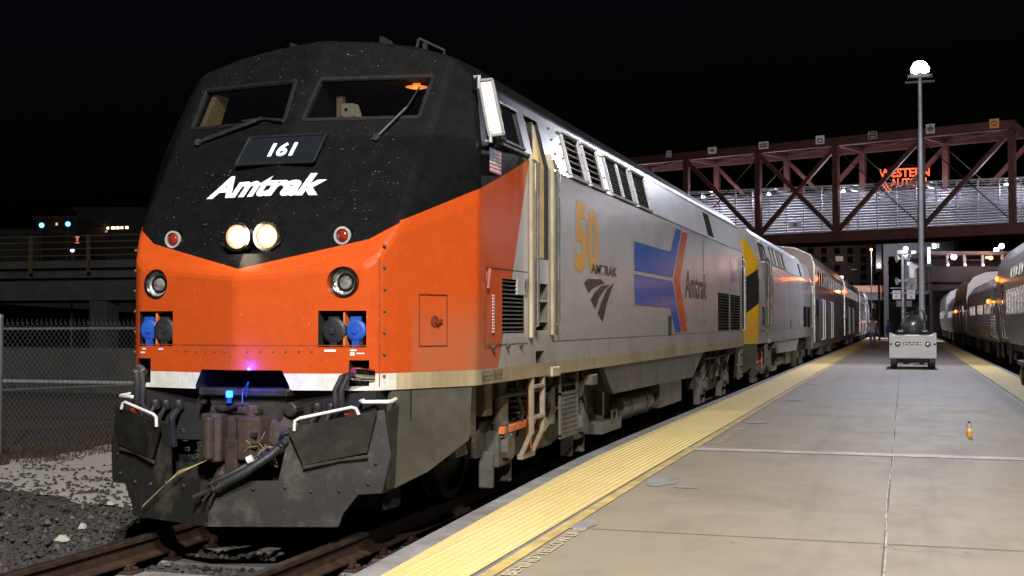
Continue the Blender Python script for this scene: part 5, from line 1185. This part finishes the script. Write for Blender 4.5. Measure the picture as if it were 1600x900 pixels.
def pl_sign(x, z, w, h, m, s, label, bars=True, y=64.9, ink=bk):
    t = thing('platform_sign', (x, y, z), label, 'sign', 'platform signs on the loudspeaker pole'); MB().box(-w/2, w/2, 0, .03, 0, h).build('panel', m, t); MB().box(-w/2-.02, w/2+.02, .031, .05, -.02, h+.02).build('frame', DARK, t)
    if s: tx(t, s, -w*.18, w*.18, h*.10, h*.46, ink, -.006)
    if bars:
        q = MB()
        for k, (f, ww) in enumerate(((.86, .30), (.70, .40), (.60, .40))): q.box(-w*ww, w*ww, -.005, -.002, h*f-.012, h*f+.012)
        q.build('printed_lines', mat('grey_print', (.22, .21, .22), .6), t)
gs = mat('grey_sign', (.42, .42, .43), .5); ps_ = mat('pale_pink_sign', (.72, .64, .72), .5, 0, .05, 3, 0, None, 0, (.9, .78, .9), .12); ds = mat('dim_sign', (.20, .19, .20), .5)
pl_sign(.36, 3.30, .50, .60, gs, '7', 'grey sign numbered 7, highest on the loudspeaker pole')
pl_sign(-.36, 2.86, .38, .44, ps_, '6', 'pale lit sign numbered 6 left of the loudspeaker pole', ink=mat('grey_digit', (.3, .26, .3), .5)); pl_sign(.33, 2.86, .38, .44, ps_, '6', 'pale lit sign numbered 6 right of the loudspeaker pole', ink=mat('grey_digit', (.3, .26, .3), .5))
pl_sign(-.24, 2.48, .24, .30, ds, '', 'small dim sign below the left number 6'); pl_sign(.24, 2.48, .26, .30, ds, '', 'small dim sign below the right number 6')
MB().box(-.6, .6, .02, .06, 2.95, 2.99).box(-.6, .6, .02, .06, 3.2, 3.24).box(0, .6, .02, .06, 3.6, 3.64).build('sign_bracket', pw, sp)

ct = thing('tank_cart', (.25, 41.47, .2), 'white boxy platform cart carrying a dark round tank, seen from its end', 'cart')
cw = mat('cart_white', (.72, .72, .76), .4, 0, .1, 3, .05, (.4, .38, .36), .4)
MB().box(-.70, .70, 0, 2.6, .34, 1.10).build('body', cw, ct, bevel=.03); MB().box(-.715, -.62, -.02, .1, .36, 1.16).box(.62, .715, -.02, .1, .36, 1.16).box(-.62, .62, -.012, -.003, .37, 1.02).build('end_panel', cw, ct, bevel=.008)
for s in (1, -1):
    MB().lathe((s*.46, -.02, .80), (0, -1, 0), [(0, .085), (.02, .085), (.02, .06), (.01, .06)], 20).build('lamp_rim', DARK, ct); MB().lathe((s*.46, -.022, .80), (0, -1, 0), [(0, .058), (.01, .05), (.014, .01)], 16).build('lamp', LENS, ct)
    MB().lathe((s*.666, -.03, .80), (0, -1, 0), [(0, .035), (.01, .03)], 10).build('plug', DARK, ct)
    for y in (.25, 2.2): MB().lathe((s*.68, y, .24), (-s, 0, 0), [(0, .12), (0, .21), (.02, .24), (.18, .24), (.2, .21), (.2, .1)], 22).build('wheel', RUBBER, ct, smooth=True)
    MB().prism([(s*.14, .05, 1.02), (s*.60, .05, 1.02), (s*.50, .05, 1.24), (s*.40, .05, 1.29), (s*.22, .05, 1.25)], (0, .5, 0)).build('hose_box', DARK, ct, bevel=.03)
    MB().box(s*.37-.07, s*.37+.07, .03, .05, 1.20, 1.23).build('handle', WHITE, ct)
pl_ = MB().box(-.30, .28, -.02, -.012, .77, .86).build('name_plate', mat('black_plate', (.02, .02, .02), .4), ct); q = MB()
for k, x in enumerate((-.27, -.20, -.13, -.05, .03, .10, .18, .24)): q.box(x, x+.045, -.026, -.02, .785+.01*(k % 2), .845-.008*(k % 3))
q.build('plate_mark', mat('silver_mark', (.75, .75, .75), .3, .6), pl_)
MB().lathe((0, .35, 1.10+.30), (0, 1, 0), [(0, .02), (.02, .16), (.08, .27), (.16, .345), (.25, .365), (1.9, .365), (2.0, .3), (2.05, .05)], 28).build('tank', mat('dark_grey_tank', (.16, .165, .175), .28, .55, .2, 5, .05), ct, smooth=True)
MB().box(-.6, .6, .1, 2.5, .20, .34).box(-.3, -.1, .15, .6, .16, .2).box(.2, .34, .15, .6, .14, .2).build('chassis', DARK, ct)
fi = MB().cyl((0, .5, 1.72), (0, .5, 1.86), .06, 12).cyl((.16, .8, 1.72), (.16, .8, 2.02), .02, 8).lathe((0, .5, 1.80), (0, 0, 1), [(0, .11), (.03, .11)], 14).cyl((-.2, .7, 1.7), (-.2, .7, 1.8), .04, 10)
fi.build('tank_valve', STEEL, ct); MB().tube([(.05, .6, 1.80), (.18, .55, 1.90), (.30, .55, 1.88), (.37, .6, 1.70), (.36, .6, 1.5)], .022, 8).build('hose', RUBBER, ct, smooth=True)
MB().tube([(-.28, .5, 1.74), (-.28, .5, 1.80), (.1, .5, 1.80)], .016, 6).tube([(.42, .9, 1.2), (.44, .9, 1.72)], .018, 6).box(.34, .46, .85, .95, 1.55, 1.75).build('pipe', STEEL, ct)

bt = thing('bottle', (.80, 17.33, .2), 'small orange juice bottle with dark cap standing alone on the platform', 'bottle')
MB().lathe((0, 0, 0), (0, 0, 1), [(0, .030), (.008, .034), (.05, .034), (.06, .031), (.08, .033), (.115, .033), (.125, .030)], 22).build('juice', mat('orange_juice', (.75, .30, .05), .25, 0, .1), bt, smooth=True)
MB().lathe((0, 0, .126), (0, 0, 1), [(0, .030), (.012, .033), (.03, .031), (.045, .016), (.05, .014)], 22).build('neck', mat('clear_plastic', (.45, .48, .50), .12, .2), bt, smooth=True)
MB().lathe((0, 0, .062), (0, 0, 1), [(0, .0345), (.05, .0345)], 22).build('wrapper', mat('yellow_label', (.85, .55, .06), .35), bt); MB().box(-.012, .012, -.037, -.0335, .07, .10).build('wrapper_mark', WHITE, bt)
MB().lathe((0, 0, .177), (0, 0, 1), [(0, .018), (.016, .018), (.019, .015)], 18).build('cap', DARK, bt)

lc = thing('baggage_trolley', (2.95, 31.6, .2), 'dark trolley wheel with orange hub at the right edge of the platform', 'trolley')
for y in (.2,): MB().lathe((-.30, y, .24), (1, 0, 0), [(0, .10), (0, .2), (.02, .24), (.14, .24), (.16, .2), (.16, .08)], 24).build('wheel', RUBBER, lc, smooth=True); MB().lathe((-.305, y, .24), (-1, 0, 0), [(0, .11), (.02, .10), (.03, .04)], 16).build('hub', ORANGE_F, lc)
MB().box(-.28, .9, -.3, 1.6, .46, .56).bar((-.26, -.3, .5), (-.26, -.3, 1.1), .05).build('deck', STEEL, lc, bevel=.01)

# ------------------------------------------------------------------ people
def person(loc, rz, label, top, legs, scale=1.0, stride=.22, arm=.12):
    t = thing('person', loc, label, 'person', None, rz)
    bm = bmesh.new(); sk = bm.verts.layers.skin.verify()
    J = {}
    def v(n, p, r): q = bm.verts.new(Vector(p)*scale); q[sk].radius = (r*scale, r*scale*.85); J[n] = q; return q
    v('pel', (0, 0, .95), .155); v('sp', (0, .0, 1.12), .15); v('ch', (0, .01, 1.33), .175); v('nk', (0, .02, 1.48), .07); v('hd0', (0, .03, 1.57), .085); v('hd', (0, .04, 1.66), .098); v('hd2', (0, .035, 1.735), .07)
    E_ = [('pel', 'sp'), ('sp', 'ch'), ('ch', 'nk'), ('nk', 'hd0'), ('hd0', 'hd'), ('hd', 'hd2')]
    for s, n in ((1, 'r'), (-1, 'l')):
        st = stride*s
        v(n+'hip', (s*.10, 0, .88), .115); v(n+'kn', (s*.10, st*.5, .50), .08); v(n+'an', (s*.10, st*.75 if s > 0 else st, .10), .05); v(n+'to', (s*.11, (st*.75 if s > 0 else st)+.15, .045), .042)
        v(n+'sh', (s*.19, .01, 1.41), .085); v(n+'el', (s*.27, -st*arm*2-.02, 1.12), .062); v(n+'wr', (s*.29, -st*arm*3+.08, .88), .042); v(n+'hn', (s*.285, -st*arm*3+.11, .79), .038)
        E_ += [('pel', n+'hip'), (n+'hip', n+'kn'), (n+'kn', n+'an'), (n+'an', n+'to'), ('ch', n+'sh'), (n+'sh', n+'el'), (n+'el', n+'wr'), (n+'wr', n+'hn')]
    for a_, b_ in E_: bm.edges.new((J[a_], J[b_]))
    J['pel'][sk].use_root = True
    me = bpy.data.meshes.new('body'); bm.to_mesh(me); bm.free()
    o = bpy.data.objects.new('body', me); COL.objects.link(o)
    o.modifiers.new('skin', 'SKIN'); sb = o.modifiers.new('sub', 'SUBSURF'); sb.levels = sb.render_levels = 2
    dg = bpy.context.evaluated_depsgraph_get(); dg.update(); me2 = bpy.data.meshes.new_from_object(o.evaluated_get(dg)); o.modifiers.clear(); o.data = me2
    for m_ in (mat('skin', (.42, .25, .18), .6), top, legs, mat('dark_shoe', (.03, .028, .028), .6)): me2.materials.append(m_)
    for pgn in me2.polygons:
        c = pgn.center/scale; arm_ = abs(c.x) > .2
        pgn.material_index = 3 if c.z < .10 else (2 if c.z < .93 and not (arm_ and c.z > .72) else (0 if (c.z < .86 and arm_) or c.z > 1.53 else 1)); pgn.use_smooth = True
    o.parent = t
    hr = MB().lathe((0, .03*scale, 1.65*scale), (0, -.15, 1), [(-.03, .104*scale), (.03, .112*scale), (.08, .10*scale), (.12, .06*scale), (.135, .01)], 18).build('hair', mat('brown_hair', (.07, .05, .04), .7), t, smooth=True)
    MB().lathe((0, -.09*scale, 1.50*scale), (0, -.4, .9), [(-.06, .13*scale), (0, .12*scale), (.05, .08*scale), (.06, .02)], 14).build('hood', top, t, smooth=True)
    return t
person((-1.72, 72.7, .2), 0, 'person in a dusty pink hooded top and blue jeans walking away along the platform', mat('dusty_pink_fleece', (.36, .26, .28), .9), mat('blue_denim', (.06, .08, .20), .9), 1.0)
person((-.95, 84.5, .2), R(60), 'person in a blue jacket and dark trousers standing farther along the platform', mat('blue_jacket', (.04, .06, .22), .8), mat('dark_trousers', (.02, .02, .025), .9), .93, .1)
